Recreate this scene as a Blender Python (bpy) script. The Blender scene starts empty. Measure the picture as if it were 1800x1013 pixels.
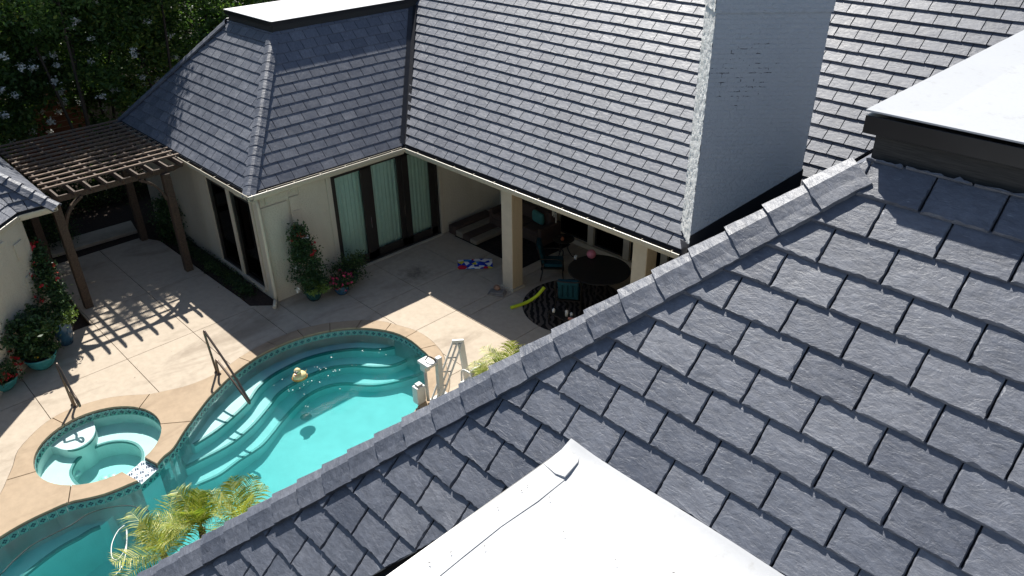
import bpy, bmesh, math, random
import numpy as np
from mathutils import Vector, Matrix
from mathutils.geometry import tessellate_polygon
random.seed(7); RNG = np.random.default_rng(7)
S = bpy.context.scene
COL = S.collection
# ---------------------------------------------------------------- camera
CM = ((0.7016823708, 0.7124061499, -0.0109237421), (0.3511195466, -0.3590936703, -0.8647351039), (-0.6199652526, 0.6029338385, -0.5021094223))
CH, CF = 10.0, 1353.217
cam = bpy.data.objects.new('camera', bpy.data.cameras.new('camera')); COL.objects.link(cam)
R3 = Matrix([[CM[0][i], -CM[1][i], -CM[2][i]] for i in range(3)])
cam.matrix_world = Matrix.Translation((0, 0, CH)) @ R3.to_4x4()
cam.data.sensor_width = 36; cam.data.lens = CF / 1800 * 36; cam.data.clip_end = 800; cam.data.clip_start = .05
S.camera = cam
# ---------------------------------------------------------------- sky and sun
SUNV = Vector((-.73, .395, 1)).normalized()
W = bpy.data.worlds.new('World'); S.world = W; W.use_nodes = True
wn = W.node_tree.nodes; sky = wn.new('ShaderNodeTexSky'); sky.sky_type = 'NISHITA'; sky.sun_disc = False
sky.sun_elevation = math.asin(SUNV.z); sky.sun_rotation = math.atan2(SUNV.x, SUNV.y)
sky.air_density = 1.0; sky.dust_density = .6
W.node_tree.links.new(sky.outputs[0], wn['Background'].inputs[0]); wn['Background'].inputs[1].default_value = .068
sl = bpy.data.lights.new('sun', 'SUN'); sl.energy = 4.9; sl.angle = math.radians(.53); sl.color = (1, .965, .90)
so = bpy.data.objects.new('sun', sl); COL.objects.link(so); so.rotation_euler = SUNV.to_track_quat('Z', 'Y').to_euler(); so.location = (-10, 10, 40)
S.view_settings.view_transform = 'Standard'; S.view_settings.look = 'None'; S.view_settings.gamma = 1; S.view_settings.exposure = .76
S.view_settings.use_curve_mapping = False
S.cycles.transparent_max_bounces = 16; S.cycles.max_bounces = 8

def at(px, py, z=0.0):
    "point of the photograph carried out to the level plane at height z"
    v = ((px - 900) / CF, (py - 506.5) / CF, 1)
    d = [sum(CM[r][c] * v[r] for r in range(3)) for c in range(3)]
    t = (z - CH) / d[2]
    return Vector((t * d[0], t * d[1], z))
def ats(pts, z=0.0): return [at(x, y, z) for x, y in pts]
def crop(x0, y0, pts, s=4.5): return [(x0 + x / s, y0 + y / s) for x, y in pts]
# ---------------------------------------------------------------- objects
def link(o, parent=None):
    COL.objects.link(o)
    if parent is not None:
        o.parent = parent
        if parent.name in WOFF: o.matrix_parent_inverse = Matrix.Translation(-WOFF[parent.name])
    return o
WOFF = {}
def meshobj(name, me, parent=None, mats=None, kind=None):
    o = bpy.data.objects.new(name, me)
    if mats:
        for m in (mats if isinstance(mats, (list, tuple)) else [mats]): me.materials.append(m)
    link(o, parent)
    if kind: o['kind'] = kind
    return o
def thing(name, label, cat, loc=(0, 0, 0), group=None, kind=None, world=False):
    "an Empty at the thing's base; with world=True its parts are given in world coordinates"
    o = bpy.data.objects.new(name, None); link(o); o.location = loc; o.empty_display_size = .1
    if label: o['label'] = label
    if cat: o['category'] = cat
    if group: o['group'] = group
    if kind: o['kind'] = kind
    if world: WOFF[o.name] = Vector(loc)
    return o
def tag(o, label, cat, group=None):
    o['label'] = label; o['category'] = cat
    if group: o['group'] = group
    return o
class MB:
    "collects shapes and links them as ONE mesh object"
    def __init__(s): s.v = []; s.f = []; s.m = []; s.smooth = []
    def add(s, vs, fs, mi=0, sm=False):
        b = len(s.v); s.v += [tuple(v) for v in vs]; s.f += [tuple(b + i for i in f) for f in fs]; s.m += [mi] * len(fs); s.smooth += [sm] * len(fs)
        return s
    def box(s, a, b, mi=0):
        x0, y0, z0 = a; x1, y1, z1 = b
        x0, x1 = sorted((x0, x1)); y0, y1 = sorted((y0, y1)); z0, z1 = sorted((z0, z1))
        v = [(x0, y0, z0), (x1, y0, z0), (x1, y1, z0), (x0, y1, z0), (x0, y0, z1), (x1, y0, z1), (x1, y1, z1), (x0, y1, z1)]
        return s.add(v, [(3, 2, 1, 0), (4, 5, 6, 7), (0, 1, 5, 4), (1, 2, 6, 5), (2, 3, 7, 6), (3, 0, 4, 7)], mi)
    def beam(s, p, q, w, h, mi=0, up=(0, 0, 1)):
        p = Vector(p); q = Vector(q); d = (q - p).normalized(); u = Vector(up)
        if abs(d.dot(u)) > .99: u = Vector((1, 0, 0))
        a = d.cross(u).normalized() * (w / 2); b = a.cross(d).normalized() * (h / 2)
        v = [p - a - b, p + a - b, p + a + b, p - a + b, q - a - b, q + a - b, q + a + b, q - a + b]
        return s.add(v, [(3, 2, 1, 0), (4, 5, 6, 7), (0, 1, 5, 4), (1, 2, 6, 5), (2, 3, 7, 6), (3, 0, 4, 7)][::1], mi)
    def prism(s, poly, z0, z1, mi=0, mside=None):
        "vertical prism over a (possibly concave) polygon"
        P = [Vector((p[0], p[1], 0)) for p in poly]
        if sum(P[i - 1].x * P[i].y - P[i].x * P[i - 1].y for i in range(len(P))) < 0: P.reverse()
        n = len(P); tri = tessellate_polygon([P])
        v = [(p.x, p.y, z0) for p in P] + [(p.x, p.y, z1) for p in P]
        top = []
        for t in tri:
            a, b, c = [P[i] for i in t]
            t = t if (b - a).cross(c - a).z > 0 else (t[0], t[2], t[1])
            top.append(tuple(i + n for i in t))
        s.add(v, top, mi); b = len(s.v) - 2 * n
        s.f += [(b + i, b + (i + 1) % n, b + n + (i + 1) % n, b + n + i) for i in range(n)]; s.m += [mi if mside is None else mside] * n; s.smooth += [False] * n
        return s
    def tube(s, pts, r, n=8, mi=0, caps=True):
        pts = [Vector(p) for p in pts]; N = len(pts); r = r if isinstance(r, (list, tuple)) else [r] * N
        vs = []; prev = None
        for i, p in enumerate(pts):
            d = (pts[min(i + 1, N - 1)] - pts[max(i - 1, 0)]).normalized()
            if prev is None:
                a = d.cross(Vector((0, 0, 1))); a = a if a.length > .05 else d.cross(Vector((1, 0, 0)))
            else: a = prev - d * prev.dot(d)
            a.normalize(); prev = a; b = d.cross(a)
            vs += [p + (a * math.cos(t) + b * math.sin(t)) * r[i] for t in [2 * math.pi * k / n for k in range(n)]]
        fs = [(i * n + k, i * n + (k + 1) % n, (i + 1) * n + (k + 1) % n, (i + 1) * n + k) for i in range(N - 1) for k in range(n)]
        s.add(vs, fs, mi, True)
        if caps:
            b = len(s.v) - len(vs)
            s.f += [tuple(b + k for k in range(n))[::-1], tuple(b + (N - 1) * n + k for k in range(n))]; s.m += [mi] * 2; s.smooth += [False] * 2
        return s
    def lathe(s, prof, c=(0, 0, 0), n=20, mi=0, sx=1, sy=1):
        vs = [(c[0] + r * math.cos(2 * math.pi * k / n) * sx, c[1] + r * math.sin(2 * math.pi * k / n) * sy, c[2] + z) for r, z in prof for k in range(n)]
        fs = [(i * n + k, i * n + (k + 1) % n, (i + 1) * n + (k + 1) % n, (i + 1) * n + k) for i in range(len(prof) - 1) for k in range(n)]
        return s.add(vs, fs, mi, True)
    def quad(s, a, b, c, d, mi=0): return s.add([a, b, c, d], [(0, 1, 2, 3)], mi)
    def mesh(s, name):
        me = bpy.data.meshes.new(name); me.from_pydata(s.v, [], s.f); me.update()
        me.polygons.foreach_set('material_index', s.m); me.polygons.foreach_set('use_smooth', s.smooth)
        return me
    def build(s, name, mats, parent=None, kind=None, bevel=0):
        o = meshobj(name, s.mesh(name), parent, mats, kind)
        if bevel:
            md = o.modifiers.new('bevel', 'BEVEL'); md.width = bevel; md.segments = 2; md.limit_method = 'ANGLE'; md.angle_limit = .7
        return o
def spline(pts, n=6):
    "Catmull-Rom through the points"
    P = [Vector(p) for p in pts]; P = [2 * P[0] - P[1]] + P + [2 * P[-1] - P[-2]]; out = []
    for i in range(1, len(P) - 2):
        for k in range(n):
            t = k / n; a, b, c, d = P[i - 1:i + 3]
            out.append(.5 * (2 * b + (c - a) * t + (2 * a - 5 * b + 4 * c - d) * t * t + (3 * b - a - 3 * c + d) * t ** 3))
    return out + [P[-2]]
# ---------------------------------------------------------------- materials
class NT:
    def __init__(s, name, rough=.6, spec=.5, color=(.5, .5, .5), metal=0):
        s.m = bpy.data.materials.new(name); s.m.use_nodes = True; s.t = s.m.node_tree; s.b = s.t.nodes['Principled BSDF']
        s.b.inputs['Roughness'].default_value = rough; s.b.inputs['Base Color'].default_value = (*color, 1)
        s.b.inputs['Metallic'].default_value = metal; s.b.inputs['Specular IOR Level'].default_value = spec
    def n(s, typ, **kw):
        o = s.t.nodes.new('ShaderNode' + typ)
        for k, v in kw.items():
            if k.startswith('_'): setattr(o, k[1:], v)
            else: s.set(o.inputs[int(k[1:]) if k[0] == 'i' and k[1:].isdigit() else k], v)
        return o
    def set(s, inp, v):
        if isinstance(v, bpy.types.NodeSocket): s.t.links.new(v, inp)
        elif isinstance(v, bpy.types.Node): s.t.links.new(v.outputs[0], inp)
        elif isinstance(v, (tuple, list)) and len(v) == 3 and inp.type == 'RGBA': inp.default_value = (*v, 1)
        else: inp.default_value = v
    def coord(s, scale=1, obj=True, stretch=(1, 1, 1), rot=(0, 0, 0), rand=False):
        if obj: c = s.n('TexCoord').outputs['Object']
        else: c = s.n('NewGeometry').outputs['Position']
        if rand:
            r = s.n('ObjectInfo').outputs['Random']; a = s.n('Attribute', _attribute_name='rnd').outputs['Fac']
            q = s.n('Math', _operation='ADD', i0=r, i1=a); q = s.n('Math', _operation='MULTIPLY', i0=q, i1=37.0)
            c = s.n('VectorMath', _operation='ADD', i0=c, i1=q.outputs[0]).outputs[0]
        m = s.n('Mapping', Vector=c); m.inputs['Scale'].default_value = [scale * k for k in stretch]; m.inputs['Rotation'].default_value = rot
        return m.outputs[0]
    def noise(s, vec, scale, detail=4, rough=.55, dist=0):
        return s.n('TexNoise', Vector=vec, Scale=scale, Detail=float(detail), Roughness=rough, Distortion=dist).outputs['Fac']
    def ramp(s, fac, stops):
        r = s.n('ValToRGB', Fac=fac); e = r.color_ramp.elements
        while len(e) < len(stops): e.new(.5)
        for k, (p, c) in enumerate(stops):
            e[k].position = p; e[k].color = (*c, 1) if isinstance(c, (tuple, list)) else (c, c, c, 1)
        return r.outputs['Color']
    def mix(s, f, a, b, mode='MIX'):
        m = s.n('Mix', _data_type='RGBA', _blend_type=mode)
        s.set(m.inputs[0], f); s.set(m.inputs[6], a); s.set(m.inputs[7], b); return m.outputs[2]
    def bump(s, h, strength=.3, dist=.01, prev=None):
        b = s.n('Bump', Height=h, Strength=strength, Distance=dist)
        if prev is not None: s.set(b.inputs['Normal'], prev)
        return b.outputs[0]
    def out(s, color=None, normal=None, rough=None):
        if color is not None: s.set(s.b.inputs['Base Color'], color)
        if normal is not None: s.set(s.b.inputs['Normal'], normal)
        if rough is not None: s.set(s.b.inputs['Roughness'], rough)
        return s.m
def plain(name, color, rough=.6, metal=0, spec=.5, var=.12, scale=6, bump=0, bs=60):
    t = NT(name, rough, spec, color, metal); c = t.coord()
    f = t.noise(c, scale, 5); a = tuple(k * (1 - var) for k in color); b = tuple(min(1, k * (1 + var)) for k in color)
    nrm = t.bump(t.noise(c, bs, 4), bump, .005) if bump else None
    return t.out(t.ramp(f, [(.3, a), (.7, b)]), nrm)

def slate_mat():
    t = NT('slate', .5, .8); t.b.inputs['IOR'].default_value = 1.52
    c = t.coord(1, True, (1, 1, 1), (0, 0, 0), True)
    cs = t.coord(1, True, (1, 1.9, 1), (0, 0, .65), True)
    big = t.noise(c, 4, 3); riv = t.noise(cs, 13, 12, .68, .25); fine = t.noise(c, 85, 5, .65); led = t.noise(cs, 4.5, 8, .6, .9)
    scr = t.noise(t.coord(1, True, (1, 11, 1), (0, 0, .9), True), 7, 3, .5, 1.9)
    scr = t.ramp(scr, [(.655, 0.), (.69, 1.)]); scr = t.mix(1.0, scr, t.ramp(t.noise(c, 9, 2), [(.50, 0.), (.62, 1.)]), 'MULTIPLY')
    r = t.n('ObjectInfo').outputs['Random']; a = t.n('Attribute', _attribute_name='rnd').outputs['Fac']
    q = t.n('Math', _operation='ADD', i0=r, i1=a); q = t.n('Math', _operation='FRACT', i0=q.outputs[0]).outputs[0]
    tone = t.ramp(q, [(0, (.074, .082, .106)), (.30, (.090, .099, .124)), (.7, (.106, .115, .141)), (1, (.136, .144, .168))])
    col = t.mix(.75, tone, t.ramp(riv, [(.3, (.62, .62, .63)), (.5, (.97, .97, .98)), (.72, (1.5, 1.5, 1.48))]), 'MULTIPLY')
    col = t.mix(.5, col, t.ramp(big, [(.3, (.72, .73, .76)), (.7, (1.3, 1.28, 1.26))]), 'MULTIPLY')
    sc = t.n('Math', _operation='MULTIPLY', i0=scr, i1=.30)
    col = t.mix(sc.outputs[0], col, (.50, .51, .55))
    dust = t.ramp(fine, [(.60, 0.), (.74, 1.)]); d2 = t.n('Math', _operation='MULTIPLY', i0=dust, i1=.22)
    col = t.mix(d2.outputs[0], col, (.36, .37, .40))
    lh = t.ramp(led, [(.40, 0.), (.415, .4), (.52, .5), (.535, .8), (.64, .85), (.652, 1.)])
    nn = t.bump(lh, .40, .006); nn = t.bump(riv, .58, .010, nn); nn = t.bump(fine, .22, .003, nn)
    return t.out(col, nn, t.ramp(big, [(.3, .45), (.7, .58)]))
def concrete_mat(name, c1, c2, stain=.0):
    t = NT(name, .8, .3); c = t.coord(1, False)
    a = t.noise(c, .7, 6, .6); b = t.noise(c, 6, 6, .65); f = t.noise(c, 90, 3); st = t.noise(t.coord(1, False, (1, .35, 1), (0, 0, .3)), 1.3, 5, .6, .8)
    col = t.mix(a, c1, c2)
    col = t.mix(.5, col, t.ramp(b, [(.3, (.78, .77, .75)), (.7, (1.14, 1.13, 1.12))]), 'MULTIPLY')
    col = t.mix(1.0, col, t.ramp(st, [(.30, (.72, .70, .68)), (.48, (1, 1, 1)), (1, (1.08, 1.07, 1.06))]), 'MULTIPLY')
    col = t.mix(.6, col, t.ramp(f, [(.2, (.88, .88, .88)), (.8, (1.06, 1.06, 1.06))]), 'MULTIPLY')
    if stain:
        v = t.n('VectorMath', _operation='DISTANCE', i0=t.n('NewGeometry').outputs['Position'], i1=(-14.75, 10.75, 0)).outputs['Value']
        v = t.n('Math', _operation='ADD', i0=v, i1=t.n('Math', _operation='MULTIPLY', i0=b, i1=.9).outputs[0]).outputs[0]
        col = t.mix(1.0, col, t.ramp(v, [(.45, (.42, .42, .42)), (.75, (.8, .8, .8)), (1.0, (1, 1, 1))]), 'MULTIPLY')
    return t.out(col, t.bump(t.noise(c, 140, 3), .25, .003))
def stucco_mat(name, c1, c2, st=.9, sc=14):
    t = NT(name, .85, .2); c = t.coord(1, False); n1 = t.noise(c, sc, 6, .6, .4); n2 = t.noise(c, 1.2, 4)
    col = t.mix(n2, c1, c2); drip = t.noise(t.coord(1, False, (1, 1, .12)), 5, 4)
    col = t.mix(.8, col, t.ramp(drip, [(.3, (.95, .945, .93)), (.6, (1.02, 1.02, 1.02))]), 'MULTIPLY')
    return t.out(col, t.bump(n1, st, .03))
def wood_mat(name, c1, c2, ax=(1, 1, 1), rough=.7):
    t = NT(name, rough, .3); c = t.coord(1, False, ax); n1 = t.noise(c, 14, 6, .6, .3)
    return t.out(t.ramp(n1, [(.25, c1), (.75, c2)]), t.bump(n1, .4, .004))
def leaf_mat(name, stops, tr=.25):
    t = NT(name, .5, .35); a = t.n('Attribute', _attribute_name='rnd').outputs['Fac']
    col = t.ramp(a, stops); t.out(col)
    tb = t.n('BsdfTranslucent', Color=t.mix(1.0, col, (1.3, 1.5, .6), 'MULTIPLY')); mx = t.n('MixShader', i0=tr, i1=t.b.outputs[0], i2=tb.outputs[0])
    t.t.links.new(mx.outputs[0], t.t.nodes['Material Output'].inputs[0]); return t.m
def water_mat(name, absorb, dens, rip, scat=.24):
    m = bpy.data.materials.new(name); m.use_nodes = True; t = m.node_tree; t.nodes.clear(); N = t.nodes.new
    o = N('ShaderNodeOutputMaterial'); tr = N('ShaderNodeBsdfTransparent'); gl = N('ShaderNodeBsdfGlossy'); gl.inputs['Roughness'].default_value = .02
    fr = N('ShaderNodeFresnel'); fr.inputs[0].default_value = 1.33; mx = N('ShaderNodeMixShader')
    g = N('ShaderNodeNewGeometry'); no = N('ShaderNodeTexNoise'); no.inputs['Scale'].default_value = 2.6; no.inputs['Detail'].default_value = 3
    bp = N('ShaderNodeBump'); bp.inputs['Strength'].default_value = rip; bp.inputs['Distance'].default_value = .03
    L = t.links.new; L(g.outputs['Position'], no.inputs[0]); L(no.outputs['Fac'], bp.inputs['Height']); L(bp.outputs[0], fr.inputs['Normal']); L(bp.outputs[0], gl.inputs['Normal'])
    L(fr.outputs[0], mx.inputs[0]); L(tr.outputs[0], mx.inputs[1]); L(gl.outputs[0], mx.inputs[2]); L(mx.outputs[0], o.inputs[0])
    va = N('ShaderNodeVolumeAbsorption'); va.inputs[0].default_value = (*absorb, 1); va.inputs[1].default_value = dens; vs = N('ShaderNodeVolumeScatter'); vs.inputs[0].default_value = (.12, .95, .93, 1); vs.inputs[1].default_value = scat; vs.inputs['Anisotropy'].default_value = .2
    ad = N('ShaderNodeAddShader'); L(va.outputs[0], ad.inputs[0]); L(vs.outputs[0], ad.inputs[1]); L(ad.outputs[0], o.inputs['Volume'])
    return m
def glass_mat(name, tint=(.02, .025, .03), mixv=.25):
    m = bpy.data.materials.new(name); m.use_nodes = True; t = m.node_tree; t.nodes.clear(); N = t.nodes.new
    o = N('ShaderNodeOutputMaterial'); tr = N('ShaderNodeBsdfTransparent'); tr.inputs[0].default_value = (*tint, 1); gl = N('ShaderNodeBsdfGlossy'); gl.inputs['Roughness'].default_value = .01
    fr = N('ShaderNodeFresnel'); fr.inputs[0].default_value = 1.22; mx = N('ShaderNodeMixShader'); L = t.links.new
    L(fr.outputs[0], mx.inputs[0]); L(tr.outputs[0], mx.inputs[1]); L(gl.outputs[0], mx.inputs[2]); L(mx.outputs[0], o.inputs[0]); return m

M = {}
M['slate'] = slate_mat()
M['underlay'] = plain('roof_underlay', (.012, .012, .015), .9)
M['black_metal'] = plain('black_metal', (.012, .012, .013), .35, 0, .5, .2)
M['black_board'] = wood_mat('dark_stained_board', (.018, .018, .018), (.058, .056, .054), (.6, 14, 14))
M['valley'] = plain('dark_valley_metal', (.035, .036, .042), .38, .4, .5, .15)
M['membrane_'] = plain('white_membrane', (.455, .46, .47), .5, 0, .35, .035, 1.2, .12, 30)
def membrane_mat():
    t = NT('white_membrane', .5, .35); c = t.coord(1, False); a = t.noise(c, 1.1, 6, .6); d = t.noise(c, 9, 5, .7); e = t.noise(c, 45, 3)
    col = t.mix(a, (.43, .435, .445), (.475, .48, .49)); col = t.mix(1.0, col, t.ramp(d, [(.25, (.80, .78, .74)), (.42, (1, 1, 1))]), 'MULTIPLY')
    col = t.mix(.5, col, t.ramp(e, [(.3, (.93, .93, .92)), (.6, (1, 1, 1))]), 'MULTIPLY')
    return t.out(col, t.bump(a, .25, .02))
M['membrane'] = membrane_mat()
M['gutter'] = plain('cream_gutter', (.52, .47, .37), .4, 0, .5, .06)
M['gutter_in'] = plain('dirty_gutter_trough', (.06, .052, .045), .8, 0, .3, .4, 18)
M['stucco'] = stucco_mat('cream_stucco', (.52, .475, .375), (.60, .55, .45), 1.0, 22)
M['trim'] = plain('cream_trim', (.52, .46, .36), .55, 0, .4, .06)
M['plank'] = wood_mat('planked_cream_wood', (.40, .31, .20), (.52, .43, .30), (14, 14, .5))
M['dark_frame'] = plain('dark_bronze_frame', (.022, .019, .017), .4)
M['glass'] = glass_mat('window_glass', (.93, .97, .95))
M['glass_dark'] = glass_mat('dark_window_glass', (.30, .32, .32))
M['room'] = plain('dark_interior', (.03, .028, .025), .9)
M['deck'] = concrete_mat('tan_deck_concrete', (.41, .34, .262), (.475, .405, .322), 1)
M['coping'] = concrete_mat('pinkish_coping_concrete', (.345, .252, .165), (.40, .31, .215))
M['joint'] = plain('joint_sand', (.10, .08, .065), .9)
M['soil'] = plain('mulch_soil', (.045, .032, .025), .95, 0, .2, .5, 30, .8, 40)
M['plaster'] = plain('pool_plaster', (.66, .71, .70), .7, 0, .3, .07, 3, .2, 30)
M['tile'] = plain('teal_glazed_tile', (.16, .36, .33), .2, 0, .5, .2, 8)
M['tile_dark'] = plain('dark_blue_tile', (.012, .02, .06), .2)
M['tile_pale'] = plain('pale_glazed_tile', (.62, .72, .76), .25)
M['nosing'] = plain('dark_teal_nosing_tile', (.03, .16, .16), .4, 0, .5, .25, 20)
M['water'] = water_mat('pool_water', (.24, .91, .91), 1.0, .16)
M['spa_water'] = water_mat('spa_water', (.40, .91, .87), .9, .16, .07)
M['bronze'] = plain('bronze_tube', (.13, .10, .08), .3, .7, .5, .1)
M['chrome'] = plain('chrome', (.6, .6, .6), .15, 1)
M['pergola'] = wood_mat('dark_stained_timber', (.035, .024, .018), (.12, .082, .058), (2, 2, 2))
M['slatwood'] = wood_mat('sunlit_weathered_slat', (.09, .062, .045), (.25, .175, .125), (2, 2, 2))  # weathered timber, colour lightened to stand in for sun on the slat tops
M['whiteplastic'] = plain('white_powder_coat', (.60, .60, .57), .35, 0, .5, .05)
M['greyplastic'] = plain('grey_plastic', (.42, .42, .40), .45)
M['clear'] = plain('milky_cover', (.66, .68, .66), .3)
M['brick'] = None

# ---------------------------------------------------------------- slates and caps
def clip_poly(P, planes):
    for (nx, ny, c) in planes:          # keep nx*x+ny*y<=c
        Q = []
        for i in range(len(P)):
            a, b = P[i - 1], P[i]; da = nx * a[0] + ny * a[1] - c; db = nx * b[0] + ny * b[1] - c
            if (da <= 0) != (db <= 0):
                t = da / (da - db); Q.append((a[0] + (b[0] - a[0]) * t, a[1] + (b[1] - a[1]) * t))
            if db <= 0: Q.append(b)
        P = Q
        if len(P) < 3: return []
    return P
def poly_area(P): return .5 * sum(P[i - 1][0] * P[i][1] - P[i][0] * P[i - 1][1] for i in range(len(P)))
def slate_geo(P, l, rs, detail, t0=.026):
    "slate with a worn, chipped rim from a convex outline; v=0 is its lower edge, h falls with v"
    ds = .024 if detail else 1.0
    pts = []; low = []
    n = len(P)
    for i in range(n):
        a, b = P[i], P[(i + 1) % n]; L = math.hypot(b[0] - a[0], b[1] - a[1])
        if L < .004: continue
        k = max(1, int(L / ds)) if detail else (2 if L > .25 else 1)
        for j in range(k):
            pts.append((a[0] + (b[0] - a[0]) * j / k, a[1] + (b[1] - a[1]) * j / k)); low.append(a[1] < .02 and b[1] < .02)
    n = len(pts)
    if n < 3: return None
    nor = []
    for i in range(n):
        a, b = pts[i - 1], pts[(i + 1) % n]; dx, dy = b[0] - a[0], b[1] - a[1]; L = math.hypot(dx, dy) + 1e-9; nor.append((-dy / L, dx / L))
    H = lambda v: max(.003, t0 - (t0 - .005) * v / l)
    j0 = .0035 if detail else .002
    base = []; ring1 = []; ring2 = []; r = rs.random
    ph = r() * 6; w = 0; chip = 0
    for i, (p, q) in enumerate(zip(pts, nor)):
        w = .6 * w + .4 * (r() - .5) * 2
        o = w * j0 * .8; base.append((p[0] + q[0] * o, p[1] + q[1] * o, 0))
        if detail:
            if r() < .20: chip = .004 + r() * .022
            chip *= .62
            i1 = .001 + .006 * r(); i2 = .003 + .008 * r() + chip
            if not low[i]: i2 = i2 * .8
            h = H(p[1])
            ring1.append((p[0] + q[0] * (o + i1), p[1] + q[1] * (o + i1), h * (.35 + .3 * r())))
            ring2.append((p[0] + q[0] * (o + i2), p[1] + q[1] * (o + i2), h))
        else:
            i1 = .003 + .006 * r(); ring2.append((p[0] + q[0] * (o + i1), p[1] + q[1] * (o + i1), H(p[1])))
    rings = [base] + ([ring1] if detail else []) + [ring2]
    vs = [v for rr in rings for v in rr]; fs = []
    for k in range(len(rings) - 1):
        fs += [(k * n + i, k * n + (i + 1) % n, (k + 1) * n + (i + 1) % n, (k + 1) * n + i) for i in range(n)]
    fs.append(tuple((len(rings) - 1) * n + i for i in range(n)))
    return vs, fs
class Slope:
    "a roof plane: origin on the course baseline, u along the courses, v up the slope"
    def __init__(s, o, u, v, t0=.026): s.t0 = t0; s.o = Vector(o); s.u = Vector(u).normalized(); s.v = Vector(v).normalized(); s.n = s.u.cross(s.v).normalized()
    def mat(s, u, v): 
        m = Matrix((s.u, s.v, s.n)).transposed().to_4x4(); m.translation = s.o + s.u * u + s.v * v; return m
    def uv(s, P): d = Vector(P) - s.o; return d.dot(s.u), d.dot(s.v)
    def half(s, A, B, keep):
        "half-plane through world points A,B that keeps world point keep"
        a, b, k = s.uv(A), s.uv(B), s.uv(keep); nx, ny = b[1] - a[1], -(b[0] - a[0]); L = math.hypot(nx, ny); nx /= L; ny /= L; c = nx * a[0] + ny * a[1]
        if nx * k[0] + ny * k[1] > c: nx, ny, c = -nx, -ny, -c
        return (nx, ny, c)
def lay(sl, regions, w, e, rows, u0, u1, ph_even, ph_odd, gap=.009):
    "yields (slope, u, v, outline, clipped) for each slate"
    out = []
    for r_ in range(rows):
        ph = ph_even if r_ % 2 == 0 else ph_odd; k = math.floor((u0 - ph) / w)
        while ph + k * w < u1:
            a = ph + k * w; k += 1; v = r_ * e
            full = [(a + gap / 2, v), (a + w - gap / 2, v), (a + w - gap / 2, v + e + .015), (a + gap / 2, v + e + .015)]
            for reg in regions:
                P = clip_poly(full, reg)
                if len(P) >= 3 and poly_area(P) > .0012:
                    out.append((sl, a, v, [(p[0] - a, p[1] - v) for p in P], abs(poly_area(P) - poly_area(full)) > 1e-4, e))
    return out
_variants = {}
def slate_object(t, parent, detail=True):
    sl, a, v, P, clipped, e = t
    key = (round(e, 3), round(P[1][0], 2), detail, sl.t0)
    if not clipped:
        L = _variants.setdefault(key, [])
        if len(L) < 12:
            g = slate_geo(P, e, random, detail, sl.t0); me = bpy.data.meshes.new('slate'); me.from_pydata(g[0], [], g[1]); me.materials.append(M['slate']); L.append(me)
            mesh = me
        else: mesh = random.choice(L)
    else:
        g = slate_geo(P, e, random, detail, sl.t0)
        if g is None: return None
        mesh = bpy.data.meshes.new('slate'); mesh.from_pydata(g[0], [], g[1]); mesh.materials.append(M['slate'])
    o = bpy.data.objects.new('slate', mesh); link(o, parent)
    m = sl.mat(a, v)
    o.matrix_basis = m @ Matrix.Rotation(random.uniform(-.006, .006), 4, 'Z') @ Matrix.Translation((0, random.uniform(-.003, .003), random.uniform(0, .003)))
    return o
def slate_stuff(ts, name, parent):
    V = []; F = []; A = []
    for t in ts:
        sl, a, v, P, clipped, e = t; g = slate_geo(P, e, random, False, sl.t0)
        if g is None: continue
        m = sl.mat(a, v + random.uniform(-.003, .003)); b = len(V); V += [tuple(m @ Vector(p)) for p in g[0]]
        F += [tuple(i + b for i in f) for f in g[1]]; A += [random.random()] * len(g[1])
    me = bpy.data.meshes.new(name); me.from_pydata(V, [], F); at_ = me.attributes.new('rnd', 'FLOAT', 'FACE'); at_.data.foreach_set('value', A)
    return meshobj(name, me, parent, M['slate'], 'stuff')
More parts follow.
